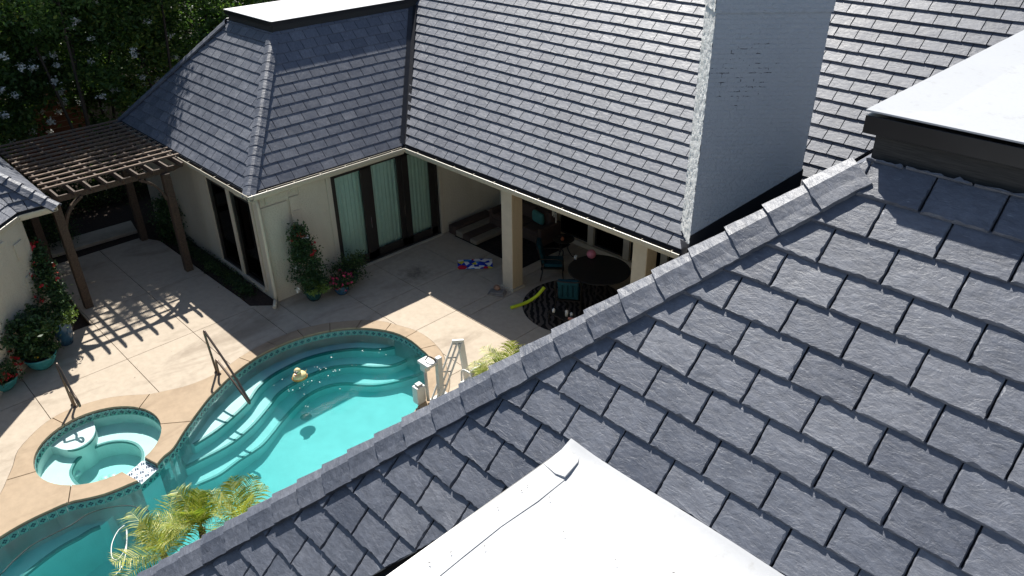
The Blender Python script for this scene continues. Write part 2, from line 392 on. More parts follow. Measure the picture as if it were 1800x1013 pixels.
def hip_caps(parent, P0, P1, da, db, step, hw, length, t0=.03, detail=True, crest=.030, first=0.0, rise=.024):
    "overlapping bent caps from the top P0 down to P1; da, db run away from the hip in either roof plane"
    P0 = Vector(P0); P1 = Vector(P1); d = (P1 - P0); L = d.length; d.normalize(); da = Vector(da).normalized(); db = Vector(db).normalized()
    da = (da - d * da.dot(d)).normalized(); db = (db - d * db.dot(d)).normalized()
    up = -(da + db).normalized(); na = d.cross(da); na = na if na.z > 0 else -na; nb = d.cross(db); nb = nb if nb.z > 0 else -nb
    s = first; r = random.random
    while s < L:
        V = []; F = []; nl = 8 if detail else 2; K_ = 11
        wv = [(r() - .5) * .010 for _ in range(4)]
        for li in range(nl + 1):
            f = li / nl; base = P0 + d * (s - (length - step) + length * f); lift = .034 + rise * f
            for k in range(K_):
                u = (k - 5) / 5.0; au = abs(u); side, nn = (da, na) if u < 0 else (db, nb)
                edge = 1 + (wv[0] + (r() - .5) * .035) * (au == 1)
                # flat flaps with a rounded crest
                q = base + side * (hw * au * edge) + nn * lift
                if au < .5: q = q + up * (-crest * (1 - au / .5) ** 2 * .5 + (lift * .4) * (1 - au / .5))
                if li == nl: q += d * ((r() - .5) * .012)
                if detail and 0 < k < K_ - 1 and 0 < li: q += up * ((r() - .5) * .0025)
                V.append(q)
        for li in range(nl):
            for k in range(K_ - 1): a = li * K_ + k; F.append((a, a + 1, a + 1 + K_, a + K_))
        nV = len(V)
        for k in range(K_):
            q = V[nl * K_ + k]; n_ = na if k < 5 else (nb if k > 5 else up); V.append(q - n_ * (t0 + rise * .6) + d * (-.010 + (r() - .5) * .008))
        for k in range(K_ - 1): F.append((nl * K_ + k, nl * K_ + k + 1, nV + k + 1, nV + k))
        for side, n_, dd_ in ((0, na, da), (K_ - 1, nb, db)):
            b = len(V)
            for li in range(nl + 1): q = V[li * K_ + side]; V.append(q - n_ * (.036 + .02 * li / nl) + dd_ * .004)
            for li in range(nl): a0 = li * K_ + side; F.append((a0, a0 + K_, b + li + 1, b + li))
        me = bpy.data.meshes.new('hip_cap'); org = P0 + d * s
        X = (da - db).normalized(); X = (X - d * X.dot(d)).normalized(); Yv = -d; Zv = X.cross(Yv); Rm = Matrix((X, Yv, Zv)).transposed(); Ri = Rm.inverted()
        me.from_pydata([tuple(Ri @ (q - org)) for q in V], [], F); me.update()
        bm = bmesh.new(); bm.from_mesh(me); bmesh.ops.recalc_face_normals(bm, faces=bm.faces)
        nz = sum((f.normal.z * (1 if Zv.z > 0 else -1)) * f.calc_area() for f in bm.faces)
        if nz < 0: bmesh.ops.reverse_faces(bm, faces=bm.faces)
        bm.to_mesh(me); bm.free()
        o = meshobj('hip_cap', me, parent, M['slate']); mm = Rm.to_4x4(); mm.translation = org; o.matrix_basis = mm
        s += step

# ================================================================ THE SETTING
# ---- ground
gx0, gy0, gx1, gy1 = -16.6, -1.2, -9.4, 9.6                    # basin cut out of the terrain sheet
b = MB(); z = -.14
for (x0, x1, y0, y1) in ((-160, gx0, -120, 160), (gx1, 60, -120, 160), (gx0, gx1, -120, gy0), (gx0, gx1, gy1, 160)):
    b.quad((x0, y0, z), (x1, y0, z), (x1, y1, z), (x0, y1, z))
ground = b.build('ground', M['soil'], kind='structure')

# ---- outlines of coping, pool and spa (deck level)
POOL = spline(ats([(-60, 985)] + crop(0, 788, [(0, 705), (120, 630), (260, 555), (400, 490), (540, 430), (680, 400), (820, 365), (940, 320), (1010, 290), (1095, 255)])), 3)
EAST = spline(ats(crop(0, 788, [(1240, 125), (1300, 60), (1370, 0)]) + crop(0, 560, [(1450, 900), (1510, 815), (1580, 720), (1650, 630), (1740, 540), (1800, 480)])
        + crop(380, 560, [(200, 392), (300, 320), (400, 262), (540, 197), (690, 145), (900, 95), (1110, 75), (1340, 95), (1500, 150), (1620, 240), (1690, 320)]) + [(748, 648), (745, 690)])
        + [Vector((-10.16, 7.0, 0)), Vector((-9.95, 6.2, 0)), Vector((-9.85, 5.0, 0)), Vector((-9.8, 3.6, 0)), Vector((-9.85, 2.2, 0)), Vector((-9.9, .8, 0)), Vector((-10.1, -.4, 0))], 3)
SPA_C = Vector((-13.80, 2.213, 0)); SPA_R = 1.118
OUTER = spline(ats([(-40, 930)] + crop(0, 788, [(0, 360), (50, 255), (100, 140), (140, 20)]) + crop(0, 560, [(270, 900), (380, 810), (480, 750), (600, 700), (760, 650), (900, 620), (1050, 605), (1185, 598), (1280, 578), (1450, 540), (1580, 495), (1680, 450)])
        + crop(380, 560, [(80, 385), (180, 310), (300, 240), (400, 185), (550, 125), (640, 90), (760, 60), (900, 33), (1150, 12), (1300, 20), (1385, 38), (1500, 70), (1590, 100), (1680, 155), (1740, 210), (1800, 290)]) + [(786, 650), (791, 680)])
        + [Vector((-9.72, 7.3, 0)), Vector((-9.52, 6.3, 0)), Vector((-9.45, 5.0, 0)), Vector((-9.4, 3.6, 0)), Vector((-9.45, 2.2, 0)), Vector((-9.5, .8, 0)), Vector((-9.7, -.5, 0))], 3)
def spa_pt(a, r=SPA_R): return SPA_C + Vector((math.cos(a) * r, math.sin(a) * r, 0))
def spa_ang(p): d = p - SPA_C; return math.atan2(d.y, d.x)
def nearest(L, p): return min(range(len(L)), key=lambda i: (L[i] - p).length)
def sub(L, p, q):
    i, j = nearest(L, p), nearest(L, q)
    return L[i:j + 1] if i <= j else L[j:i + 1][::-1]
def spa_arc(p, q, sgn):
    a, c = spa_ang(p), spa_ang(q)
    while (c - a) * sgn < 0: c += sgn * 2 * math.pi
    n = max(2, int(abs(c - a) / .12)); return [spa_pt(a + (c - a) * k / n) for k in range(n + 1)]
WEST = POOL
poolpoly = WEST + EAST + [Vector((-10.6, -1.0, 0)), Vector((-12.6, -1.0, 0))]

# ---- deck slabs: the sheet cut along its score lines
def flat_bm(loops):
    bm = bmesh.new(); edges = []
    for L in loops:
        vs = [bm.verts.new((p[0], p[1], 0)) for p in L]; edges += [bm.edges.new((vs[i - 1], vs[i])) for i in range(len(vs))]
    bmesh.ops.triangle_fill(bm, use_beauty=True, use_dissolve=False, edges=edges, normal=(0, 0, 1))
    for f in bm.faces:
        if f.normal.z < 0: f.normal_flip()
    return bm
deck_loop = [(-21.95, 3.9), (-22.3, 4.0), (-22.3, 6.42), (-21.64, 6.74), (-17.8, 6.78), (-16.95, 6.8), (-16.41, 6.79), (-15.98, 7.24), (-16.13, 7.3), (-16.13, 15.1), (-7.6, 15.1), (-7.6, 11.3),
             (-9.3, 9.6)]
deck_loop += [tuple(p[:2]) for p in OUTER[::-1]] + [(-16.2, -1.4), (-16.2, -6), (-19, -6), (-19, 2.6), (-18.55, 3.1), (-18.37, 3.2), (-18.37, 3.66), (-19.15, 3.68), (-21.9, 3.85)]
dk = thing('deck', None, None, (-15, 6, 0), kind='structure', world=True)
b = MB(); b.prism(deck_loop, -.13, -.042); b.build('joint_bed', M['joint'], dk)
cells = []                                                        # score lines: x bands and y bands as photographed
def cut(bms, axis, val, lo, hi, g=.007):
    out = []
    for bm in bms:
        c = sum((f.calc_center_median() * f.calc_area() for f in bm.faces), Vector()) / max(1e-9, sum(f.calc_area() for f in bm.faces))
        o = c.y if axis == 'x' else c.x
        lo_, hi_ = min(v.co[0 if axis == 'x' else 1] for v in bm.verts), max(v.co[0 if axis == 'x' else 1] for v in bm.verts)
        if not (lo < o < hi) or not (lo_ + .05 < val < hi_ - .05): out.append(bm); continue
        n = Vector((1, 0, 0)) if axis == 'x' else Vector((0, 1, 0))
        for sgn in (1, -1):
            c_ = bm.copy(); geo = c_.verts[:] + c_.edges[:] + c_.faces[:]
            bmesh.ops.bisect_plane(c_, geom=geo, plane_co=n * (val + sgn * g), plane_no=n * sgn, clear_inner=True)
            if c_.faces: out.append(c_)
            else: c_.free()
        bm.free()
    return out
P_ = [flat_bm([deck_loop])]
P_ = cut(P_, 'y', 7.36, -99, 99)
P_ = cut(P_, 'y', 1.79, -99, 7.3)
P_ = cut(P_, 'x', -16.27, -99, 7.3)
P_ = cut(P_, 'y', 3.71, -99, 99)
P_ = cut(P_, 'y', 5.25, -99, 99)
P_ = cut(P_, 'x', -18.9, 3.6, 7.3); P_ = cut(P_, 'y', 6.78, -16.2, -10)
P_ = cut(P_, 'y', 8.84, -99, 99); P_ = cut(P_, 'y', 10.27, -99, 99); P_ = cut(P_, 'y', 11.87, -99, 99)
P_ = cut(P_, 'x', -14.14, 8.84, 99); P_ = cut(P_, 'x', -12.54, 7.3, 99); P_ = cut(P_, 'x', -12.14, 10.3, 11.8); P_ = cut(P_, 'x', -10.6, 7.3, 99)
for bm in P_:
    r = bmesh.ops.extrude_face_region(bm, geom=bm.faces[:]); bmesh.ops.translate(bm, vec=(0, 0, -.06), verts=[v for v in r['geom'] if isinstance(v, bmesh.types.BMVert)])
    bmesh.ops.recalc_face_normals(bm, faces=bm.faces)
    me = bpy.data.meshes.new('slab'); bm.to_mesh(me); bm.free(); meshobj('slab', me, dk, M['deck'])
# back slab beyond the gravel strip, and the stepping strip
b = MB(); b.prism([(-23.85, 4.1), (-23.0, 4.2), (-22.9, 6.55), (-23.75, 6.7)], -.1, -.01); b.build('path', M['deck'], kind='structure')

# ---- coping stones
cp = thing('pool_coping', None, None, (-13.8, 4, 0), kind='structure', world=True)
J = [[at(*a), at(*c)] for a, c in [((13.3, 844.7), (62, 830)), ((95.6, 735), (112, 745)), ((263, 693), (246.7, 715.6)), ((284.4, 745), (334.4, 741)), ((124.4, 853.6), (116.7, 884.7))]]
J += [[at(*a), at(*c)] for a, c in [((420, 629), (440, 634.4)), ((471, 602), (484, 611)), ((522, 580), (533, 592)), ((580, 567), (582.7, 580)), ((635.6, 562.7), (627.8, 576)), ((687.8, 568.4), (676.7, 579.6)), ((733, 582), (714, 593)), ((765.6, 606), (742, 613)), ((782, 638), (761, 640))]]
tipE1, tipE2, tipW1, tipW2 = at(255.6, 804.7), at(275.6, 815.8), at(215.6, 830), at(243.3, 844.7)
stones = []
stones.append(sub(OUTER, J[0][0], J[1][0]) + spa_arc(J[1][1], J[0][1], 1))
stones.append(sub(OUTER, J[1][0], J[2][0]) + spa_arc(J[2][1], J[1][1], 1))
stones.append(sub(OUTER, J[2][0], J[5][0]) + sub(EAST, J[5][1], J[3][1]) + spa_arc(J[3][0], J[2][1], 1))
stones.append(spa_arc(tipE1, J[3][0], 1) + sub(EAST, J[3][1], tipE2))
stones.append(spa_arc(tipW1, J[4][0], -1) + sub(POOL, J[4][1], tipW2))
stones.append([OUTER[0]] + sub(OUTER, OUTER[0], J[0][0]) + spa_arc(J[0][1], J[4][0], 1) + sub(POOL, J[4][1], POOL[0]))
JJ = J[5:] + [[Vector((-9.72, 7.3, 0)), Vector((-10.22, 7.2, 0))]] + [[Vector((-9.48, y, 0)), Vector((-9.85, y, 0))] for y in (6.2, 5.0, 3.8, 2.6, 1.4, .2)]
for (a, c), (a2, c2) in zip(JJ, JJ[1:]): stones.append(sub(OUTER, a, a2) + sub(EAST, c2, c))
cbed = MB()
for L in stones:
    q = [L[0]]
    for p in L[1:]:
        if (p - q[-1]).length > .012: q.append(p)
    c_ = sum(q, Vector()) / len(q)
    n = len(q); area = sum(q[i - 1].x * q[i].y - q[i].x * q[i - 1].y for i in range(n)); sg = 1 if area > 0 else -1; qq = []
    for i in range(n):                                            # pulled in a few millimetres so the joints stay open
        d = (q[(i + 1) % n] - q[i - 1]); nn = Vector((-d.y, d.x, 0)) * sg; qq.append(q[i] + (nn.normalized() * .008 if nn.length > 1e-6 else nn))
    cbed.prism([x + (x - c_) * 0 for x in q], -.10, -.04)
    MB().prism(qq, -.055, .006).build('coping_stone', M['coping'], cp, bevel=.006)

cbed.build('joint_bed', M['joint'], cp)
# ---- pool shell
ps = thing('swimming_pool', None, None, (-12, 5, -1.3), kind='structure', world=True)
def wall_strip(b, L, z0, z1, mi=0, off=0.0, flip=False):
    for p, q in zip(L, L[1:]):
        d = (q - p); n_ = Vector((-d.y, d.x, 0)).normalized() * off if off else Vector()
        v = [(p.x + n_.x, p.y + n_.y, z0), (q.x + n_.x, q.y + n_.y, z0), (q.x + n_.x, q.y + n_.y, z1), (p.x + n_.x, p.y + n_.y, z1)]
        b.add(v, [(0, 1, 2, 3) if not flip else (3, 2, 1, 0)], mi)
WPOOL, WSPA = -.20, -.10
floorz = lambda p: -1.12 - max(0, min(1.0, (-p.y + 5.2) / 5.0)) * .45
b = MB()
wall_strip(b, POOL, -2.6, -.05, flip=True); wall_strip(b, EAST, -2.6, -.05, flip=True)
wall_strip(b, [tipW2, tipE2], -2.6, -1.0, flip=True)
gr = 26; xs = [-16.4 + i * (16.4 - 9.6) / gr for i in range(gr + 1)]; ys = [-1.1 + i * 10.6 / gr for i in range(gr + 1)]
b.add([(x, y, floorz(Vector((x, y, 0)))) for y in ys for x in xs], [(j * (gr + 1) + i, j * (gr + 1) + i + 1, (j + 1) * (gr + 1) + i + 1, (j + 1) * (gr + 1) + i) for j in range(gr) for i in range(gr)], 0, True)
b.build('basin', M['plaster'], ps)
# steps: a broad bench and two treads that follow the curve of the shallow end
NZ = (-.42, -.66, -.90)
N1 = ats(crop(380, 560, [(1430, 220), (1290, 245), (1100, 240), (900, 265), (700, 320), (560, 385), (430, 460), (330, 550), (260, 650), (150, 760), (0, 885)]) + [(340.6, 782)], NZ[0])
N2 = ats(crop(380, 560, [(1525, 320), (1400, 370), (1250, 380), (1080, 370), (900, 390), (760, 440), (620, 510), (500, 590), (430, 680), (330, 800), (240, 890), (80, 1010)]) + [(324, 822)], NZ[1])
N3 = ats(crop(380, 560, [(1610, 440), (1450, 490), (1250, 525), (1000, 515), (850, 545), (720, 610), (620, 700), (520, 810), (450, 900), (350, 1010)]) + [(420, 809), (386, 834), (346, 852)], NZ[2])
for k, (L, z) in enumerate(((N1, NZ[0]), (N2, NZ[1]), (N3, NZ[2]))):
    L = spline([Vector((p.x, p.y, 0)) for p in L], 4)
    s0 = nearest(EAST, L[0]); s1 = nearest(EAST, L[-1]) if k < 2 else nearest(EAST, at(296, 793))
    lo_, hi_ = min(s0, s1), max(s0, s1); seg = EAST[lo_:hi_ + 1]
    seg = seg if (seg[0] - L[-1]).length < (seg[-1] - L[-1]).length else seg[::-1]
    back = []; sgn = 1 if nearest(EAST, seg[0]) < nearest(EAST, seg[-1]) else -1
    for i, p in enumerate(seg):
        d = seg[min(i + 1, len(seg) - 1)] - seg[max(i - 1, 0)]; back.append(p + Vector((-d.y, d.x, 0)).normalized() * .05 * sgn)
    st = MB().prism(L + back, -2.3, z).build('tread', M['plaster'], ps)
    nb = MB()
    cen = Vector((-11.4, 4.6, 0))
    for p, q in zip(L, L[1:]):
        d = (q - p).normalized(); nn = Vector((-d.y, d.x, 0)); nn = nn if nn.dot(cen - p) > 0 else -nn
        nb.add([p + nn * .012 + Vector((0, 0, z - .05)), q + nn * .012 + Vector((0, 0, z - .05)), q + nn * .012 + Vector((0, 0, z + .006)), p + nn * .012 + Vector((0, 0, z + .006)),
                p - nn * .045 + Vector((0, 0, z + .006)), q - nn * .045 + Vector((0, 0, z + .006))], [(0, 1, 2, 3), (3, 2, 5, 4)])
    nb.build('nosing', M['nosing'], st)
# bench of the deep end
NB = spline([Vector((p.x, p.y, 0)) for p in ats([(176, 926), (158, 933.6), (140, 945), (110, 961), (80, 982), (42, 1012), (0, 1044), (-40, 1075)], -.62)], 3)
st = MB().prism(NB + [p + Vector((-.1, -.05, 0)) for p in sub(POOL, POOL[0], at(190, 866))], -2.3, -.62).build('bench', M['plaster'], ps)
nb = MB()
for p, q in zip(NB, NB[1:]):
    d = (q - p).normalized(); nn = Vector((-d.y, d.x, 0)); nn = nn if nn.dot(Vector((-11, 0, 0)) - p) > 0 else -nn
    nb.add([p + nn * .012 + Vector((0, 0, -.67)), q + nn * .012 + Vector((0, 0, -.67)), q + nn * .012 + Vector((0, 0, -.614)), p + nn * .012 + Vector((0, 0, -.614)), p - nn * .05 + Vector((0, 0, -.614)), q - nn * .05 + Vector((0, 0, -.614))], [(0, 1, 2, 3), (3, 2, 5, 4)])
nb.build('nosing', M['nosing'], st)
MB().lathe([(.001, .012), (.11, .012), (.13, 0)], (at(538, 733, -1.12).x, at(538, 733, -1.12).y, -1.12), 20).build('drain_cover', M['nosing'], ps)
# water-line tiles, each with its dark diamond of four small squares
def tile_mesh(w, h, mdark, mbase):
    b = MB(); g = .004
    b.box((-w / 2 + g, -.0, -h / 2 + g), (w / 2 - g, .008, h / 2 - g), 0)
    for cx_, cz_ in ((-1, 0), (1, 0), (0, 1), (0, -1)):
        s = .0215; x, z = cx_ * .027, cz_ * .027
        b.add([(x - s, .0105, z), (x, .0105, z - s), (x + s, .0105, z), (x, .0105, z + s)], [(3, 2, 1, 0)], 1)
    for sx_ in (-1, 1):
        b.add([(sx_ * .074, .0095, -.004), (sx_ * .06, .0095, -h / 2 + .012), (sx_ * .064, .0095, -h / 2 + .010), (sx_ * .074, .0095, -h / 2 + .03)], [(0, 1, 2, 3), (3, 2, 1, 0)], 1)
    me = b.mesh('waterline_tile'); me.materials.append(mbase); me.materials.append(mdark); return me
TM = tile_mesh(.155, .150, M['tile_dark'], M['tile'])
def run_tiles(L, inward, z, parent, step=.155, me=TM, flipn=False):
    L = [Vector((p.x, p.y, 0)) for p in L]; acc = step / 2; pos = 0
    for p, q in zip(L, L[1:]):
        D = (q - p).length
        if D < 1e-6: continue
        d = (q - p) / D
        while pos + D >= acc:
            c = p + d * (acc - pos); nn = Vector((-d.y, d.x, 0)); nn = nn if nn.dot(inward - c) > 0 else -nn
            o = bpy.data.objects.new('waterline_tile', me); link(o, parent); x = Vector((nn.y, -nn.x, 0))
            m = Matrix((x, nn, (0, 0, 1))).transposed().to_4x4(); m.translation = c + Vector((0, 0, z)); o.matrix_basis = m; acc += step
        pos += D
run_tiles([p for p in POOL if p.y > -.3], Vector((-11, 3, 0)) * 1, -.13, ps)
run_tiles(EAST[:nearest(EAST, at(746, 690))], Vector((-11.9, 5.0, 0)), -.13, ps)
# ---- spa shell
sp = thing('spa', None, None, (SPA_C.x, SPA_C.y, -1.0), kind='structure', world=True)
full = [spa_pt(a) for a in [2 * math.pi * k / 72 for k in range(73)]]
a_w, a_e = spa_ang(tipW1), spa_ang(tipE1)
gap_lo, gap_hi = min(a_w, a_e), max(a_w, a_e)
b = MB(); arc = [p for p in full]
for p, q in zip(full, full[1:]):
    mid = (p + q) / 2; a = spa_ang(mid); ing = (gap_lo < a < gap_hi) if gap_hi - gap_lo < math.pi else not (gap_lo < a < gap_hi)
    wall_strip(b, [q, p], -1.3, -.125 if ing else -.05, flip=True)
BZ, FZ = -.42, -.78
WELL_C = at(192, 806, BZ)
WC = spline(ats(crop(30, 730, [(640, 640), (690, 540), (800, 440), (950, 355), (1120, 310), (1280, 308), (1400, 350), (1465, 440), (1455, 540), (1400, 640), (1250, 760), (1000, 850), (800, 850), (690, 780), (640, 700), (640, 640)], 6.6667), BZ), 3)[:-1]
WC = [Vector((p.x, p.y, 0)) for p in WC]
bm = flat_bm([[p[:2] for p in [spa_pt(2 * math.pi * k / 60, SPA_R + .03) for k in range(60)]], [p[:2] for p in WC]])
V = [(v.co.x, v.co.y, BZ) for v in bm.verts]; bm.verts.index_update(); b.add(V, [tuple(v.index for v in f.verts) for f in bm.faces]); bm.free()
wall_strip(b, WC + [WC[0]], FZ, BZ, flip=False)
b.prism([(p.x, p.y) for p in [spa_pt(2 * math.pi * k / 24, SPA_R) for k in range(24)]], -1.2, FZ)
b.build('basin', M['plaster'], sp)
nb = MB(); wc = sum(WC, Vector()) / len(WC)
for p, q in zip(WC, WC[1:] + [WC[0]]):
    i = (wc - p).normalized(); j = (wc - q).normalized(); Z = Vector((0, 0, 1))
    nb.add([p + i * .01 + Z * (BZ - .045), q + j * .01 + Z * (BZ - .045), q + j * .01 + Z * (BZ + .005), p + i * .01 + Z * (BZ + .005), p - i * .04 + Z * (BZ + .005), q - j * .04 + Z * (BZ + .005)], [(0, 1, 2, 3), (3, 2, 5, 4)])
nb.build('nosing', M['nosing'], sp)
# entry step in the spa
ST = spline(ats(crop(30, 730, [(455, 375), (520, 400), (620, 410), (720, 390), (820, 340), (890, 270), (920, 190), (910, 120)], 6.6667), -.22), 3); ST = [Vector((p.x, p.y, 0)) for p in ST]
stp = MB().prism(ST + [p + (p - SPA_C).normalized() * .04 for p in spa_arc(ST[-1], ST[0], 1)], -1.1, -.22).build('step', M['plaster'], sp)
nb = MB()
for p, q in zip(ST, ST[1:]):
    i = (SPA_C - p).normalized(); j = (SPA_C - q).normalized(); Z = Vector((0, 0, 1))
    nb.add([p + i * .01 + Z * -.26, q + j * .01 + Z * -.26, q + j * .01 + Z * -.214, p + i * .01 + Z * -.214, p - i * .035 + Z * -.214, q - j * .035 + Z * -.214], [(0, 1, 2, 3), (3, 2, 5, 4)])
nb.build('nosing', M['nosing'], stp)
for px, py, z in ((182, 840, FZ), (196, 836, FZ)):
    p = at(px, py, z); MB().lathe([(.001, .014), (.06, .014), (.075, .006), (.09, .012), (.1, 0)], (p.x, p.y, z), 20).build('drain_cover', M['whiteplastic'], sp)
p = at(134, 832, -.6); MB().lathe([(.001, .02), (.05, .025), (.08, .02), (.09, 0)], (p.x, p.y, -.62), 16).build('jet_ring', M['plaster'], sp)
run_tiles([spa_pt(a_e + (2 * math.pi - abs(a_e - a_w)) * k / 60 * (1 if a_e > a_w else -1)) for k in range(61)], SPA_C, -.13, sp)
# spillway: a tiled sill between the horns of the coping
ssill = MB(); ssill.prism([spa_pt(a_w, SPA_R - .0), spa_pt(a_e, SPA_R - .0), tipE2, tipW2], -1.0, -.118).build('spillway_sill', M['plaster'], sp)
TS = tile_mesh(.155, .150, M['tile_dark'], M['tile_pale']); sx = (tipE2 - tipW2); nst = 3
for i in range(4):
    for j in range(3):
        c = tipW2.lerp(tipE2, (i + .5) / 3.05) * 1; inn = (SPA_C - tipW2.lerp(tipE2, .5)).normalized(); c = c + inn * (.06 + j * .155)
        if i == 3 or (c - SPA_C).length < SPA_R - .02: continue
        o = bpy.data.objects.new('sill_tile', TS); link(o, sp); d = sx.normalized(); n_ = Vector((0, 0, 1)); y_ = n_.cross(d)
        m = Matrix((d, n_, -y_)).transposed().to_4x4(); m.translation = c + Vector((0, 0, -.118)); o.matrix_basis = m
run_tiles([tipW2, tipE2], Vector((-11, 3, 0)), -.205, sp)
run_tiles([spa_pt(a_e), tipE2], tipW2, -.13, sp)
# water bodies
wb = MB().prism([(p.x, p.y) for p in poolpoly], -2.55, WPOOL); wb.build('pool_water', M['water'], kind='structure')
MB().prism([(p.x, p.y) for p in [spa_pt(2 * math.pi * k / 60, SPA_R + .02) for k in range(60)]], -1.15, WSPA).build('spa_water', M['spa_water'], kind='structure')

# ================================================================ THE HOUSE
K = 1.0
house = thing('house', 'large cream stucco courtyard house with dark slate roofs and white flat tops', 'house', (-12, 12, 0), world=True)
NC = Vector((-1.76, 4.84, 8.236))                                 # top of the near hip
# near roof ------------------------------------------------------
near_roof = MB()
zE = 3.02; dN = NC.z - zE
x0, y0 = NC.x - dN + .06, NC.y - dN
lift = .014
v = [(x0, y0, zE - lift), (6, y0, zE - lift), (6, NC.y, NC.z - lift), (NC.x + .06, NC.y, NC.z - lift), (x0, 12.5, zE - lift), (NC.x + .06, 24, NC.z - lift), (x0, 24, zE - lift), (NC.x + .06, 24, NC.z - lift), (6, 24, NC.z - lift), (6, y0, zE - .5), (x0, y0, zE - .5), (x0, 24, zE - .5)]
near_roof.add(v, [(0, 1, 2, 3), (0, 3, 5, 6), (3, 2, 8, 5)])
near_roof = near_roof.build('near_roof', M['underlay'], house)
NS = Slope((0, NC.y - 10.05 * .1765, NC.z - 10.05 * .1765), (1, 0, 0), (0, 1, 1))
E_N = .2496; WN = .392
hipA, hipB = NC, NC + Vector((-6, -6, -6))
inR = Vector((3, 3.5, 7))
WRX, WRY, WRZ = -2.585, 3.04, 6.45                                # corner of the low white flat roof
top = NS.half(NC, NC + Vector((1, 0, 0)), NC + Vector((0, -1, -1)))
hp = NS.half(hipA, hipB, inR)
hc = hp[2] - .03; hp = (hp[0], hp[1], hc)
right_cut = NS.half(Vector((WRX, WRY, WRZ)), Vector((WRX, WRY - 1, WRZ - 1)), inR)
left_cut = (-right_cut[0], -right_cut[1], -right_cut[2])
ca, cb = Vector((-3.0, 2.42, 5.816)), None
def onNS(px, py):
    v_ = ((px - 900) / CF, (py - 506.5) / CF, 1); d = Vector([sum(CM[r][c] * v_[r] for r in range(3)) for c in range(3)])
    n_ = Vector((0, -1, 1)); o = Vector((0, 0, CH)); return o + d * ((NC - o).dot(n_) / d.dot(n_))
diag = NS.half(onNS(788, 941), onNS(656, 1013), onNS(500, 900))
NS2 = Slope(NS.o + Vector((0, -.1765, -.1765)) * 14, (1, 0, 0), (0, 1, 1)); dv = (NS.o - NS2.o).length
re_ = lambda reg: [(a, b_, c + b_ * dv) for a, b_, c in reg]
ts = [t for t in lay(NS2, [re_([top, hp])], WN, E_N, 26, -12, 3.6, -1.104, -1.300) if t[2] > 13.9 * E_N]
ts += [t for t in lay(NS2, [re_([top, hp, left_cut, diag])], WN, E_N, 14, -12, 3.6, -1.104, -1.300)]
ts = [t for t in ts if (t[0].mat(t[1], t[2]).translation - Vector((0, 0, CH))).length < 11.5 and t[0].mat(t[1], t[2]).translation.x < 1.2]
for t in ts: slate_object(t, near_roof, True)
n_near = len(ts)
# the other faces of the near roof, laid without chipping detail
FS = Slope((NC.x - dN + .07, 0, zE + .008), (0, -1, 0), (1, 0, 1))
fh = FS.half(hipA, hipB, Vector((-4, 9, 6)))
field = lay(FS, [[fh, FS.half(NC, NC + Vector((0, 5, 0)), NC + Vector((-1, 1, -1))), FS.half(Vector((-7, 11.62, 3)), Vector((-2.4, 15.9, 7.6)), Vector((-5, 6, 5)))]], WN, E_N, 30, -16.5, 3, 0, WN / 2)
hip_caps(house, NC + Vector((.0, .0, .0)), NC + Vector((-1, -1, -1)) * 5.3, (1, 0, 0), (0, 1, 0), .283, .205, .33, .028, True, .02, first=.10)
# gutters ---------------------------------------------------------
def gutter(parent, p, q, out, h=.12, w=.13, inner=True):
    "K-shaped gutter from p to q along its outer lip, out points away from the wall; with its hangers"
    p, q, o = Vector(p), Vector(q), Vector(out).normalized(); Z = Vector((0, 0, 1)); b = MB()
    prof = [(-w, 0), (-w, -h), (-.03, -h), (-.012, -h * .6), (0, -h * .35), (0, 0), (-.014, .004), (-.014, -.02), (-.03, -h + .012), (-w + .01, -h + .012), (-w + .01, 0)]
    A = [p + o * a + Z * c for a, c in prof]; B = [q + o * a + Z * c for a, c in prof]; n = len(prof)
    for i in range(n):
        j = (i + 1) % n; b.add([A[i], B[i], B[j], A[j]], [(0, 1, 2, 3)], 1 if i in (7, 8, 9) else 0)
    b.add(A, [tuple(range(n))], 0); b.add(B, [tuple(range(n))[::-1]], 0)
    b.build('gutter', [M['gutter'], M['gutter_in']], parent)
    L = (q - p).length; d = (q - p) / L; k = .5
    while k < L - .2:
        c = p + d * k; MB().beam(c + o * .002 + Z * .005, c - o * .07 + Z * .006, .014, .005).build('gutter_hanger', M['gutter'], parent); k += .72
ZL = 3.05
gutter(house, (-23.8, 7.02, ZL), (-15.80, 7.02, ZL), (0, -1, 0))
gutter(house, (-15.80, 7.02, ZL), (-15.80, 11.49, ZL), (1, 0, 0))
gutter(house, (-15.80, 11.49, ZL), (-7.18, 11.49, ZL), (0, -1, 0))
gutter(house, (-7.145, 11.49, 2.872), (-7.145, -.5, 2.872), (-1, 0, 0), .11, .10)
# main roof -------------------------------------------------------
KM = 1.03
MY0, MZ0 = 11.63, 3.09
mtop = 17.2; mtz = MZ0 + (mtop - MY0) * KM
main_roof = MB().add([(-22, MY0 - .03, MZ0 - .045), (3, MY0 - .03, MZ0 - .045), (3, mtop, mtz - .02), (-22, mtop, mtz - .02), (3, 26, mtz - .02), (-22, 26, mtz - .02)], [(0, 1, 2, 3), (3, 2, 4, 5)]).build('main_roof', M['underlay'], house)
MS = Slope((0, MY0, MZ0), (1, 0, 0), (0, 1, KM), .036)
E_M = .1828 * math.hypot(1, KM); WM = .400
IC = Vector((-15.95, 11.62, 3.05))
VW = Vector((-18.63, 14.28, 5.88))
wtop = Vector((-18.62, 9.76, 5.88))
vh = MS.half(IC, VW, Vector((-10, 14, 6)))
vh = (vh[0], vh[1], vh[2] - .055)
nv = MS.half(Vector((-6.95, 11.62, 3.05)), Vector((-2.2, 16.2, 7.8)), Vector((-10, 14, 6)))
mt = lay(MS, [[vh, nv, (0, 1, 7.6)]], WM, E_M, 31, -22, -1.0, -8.745, -8.745 + WM / 2)
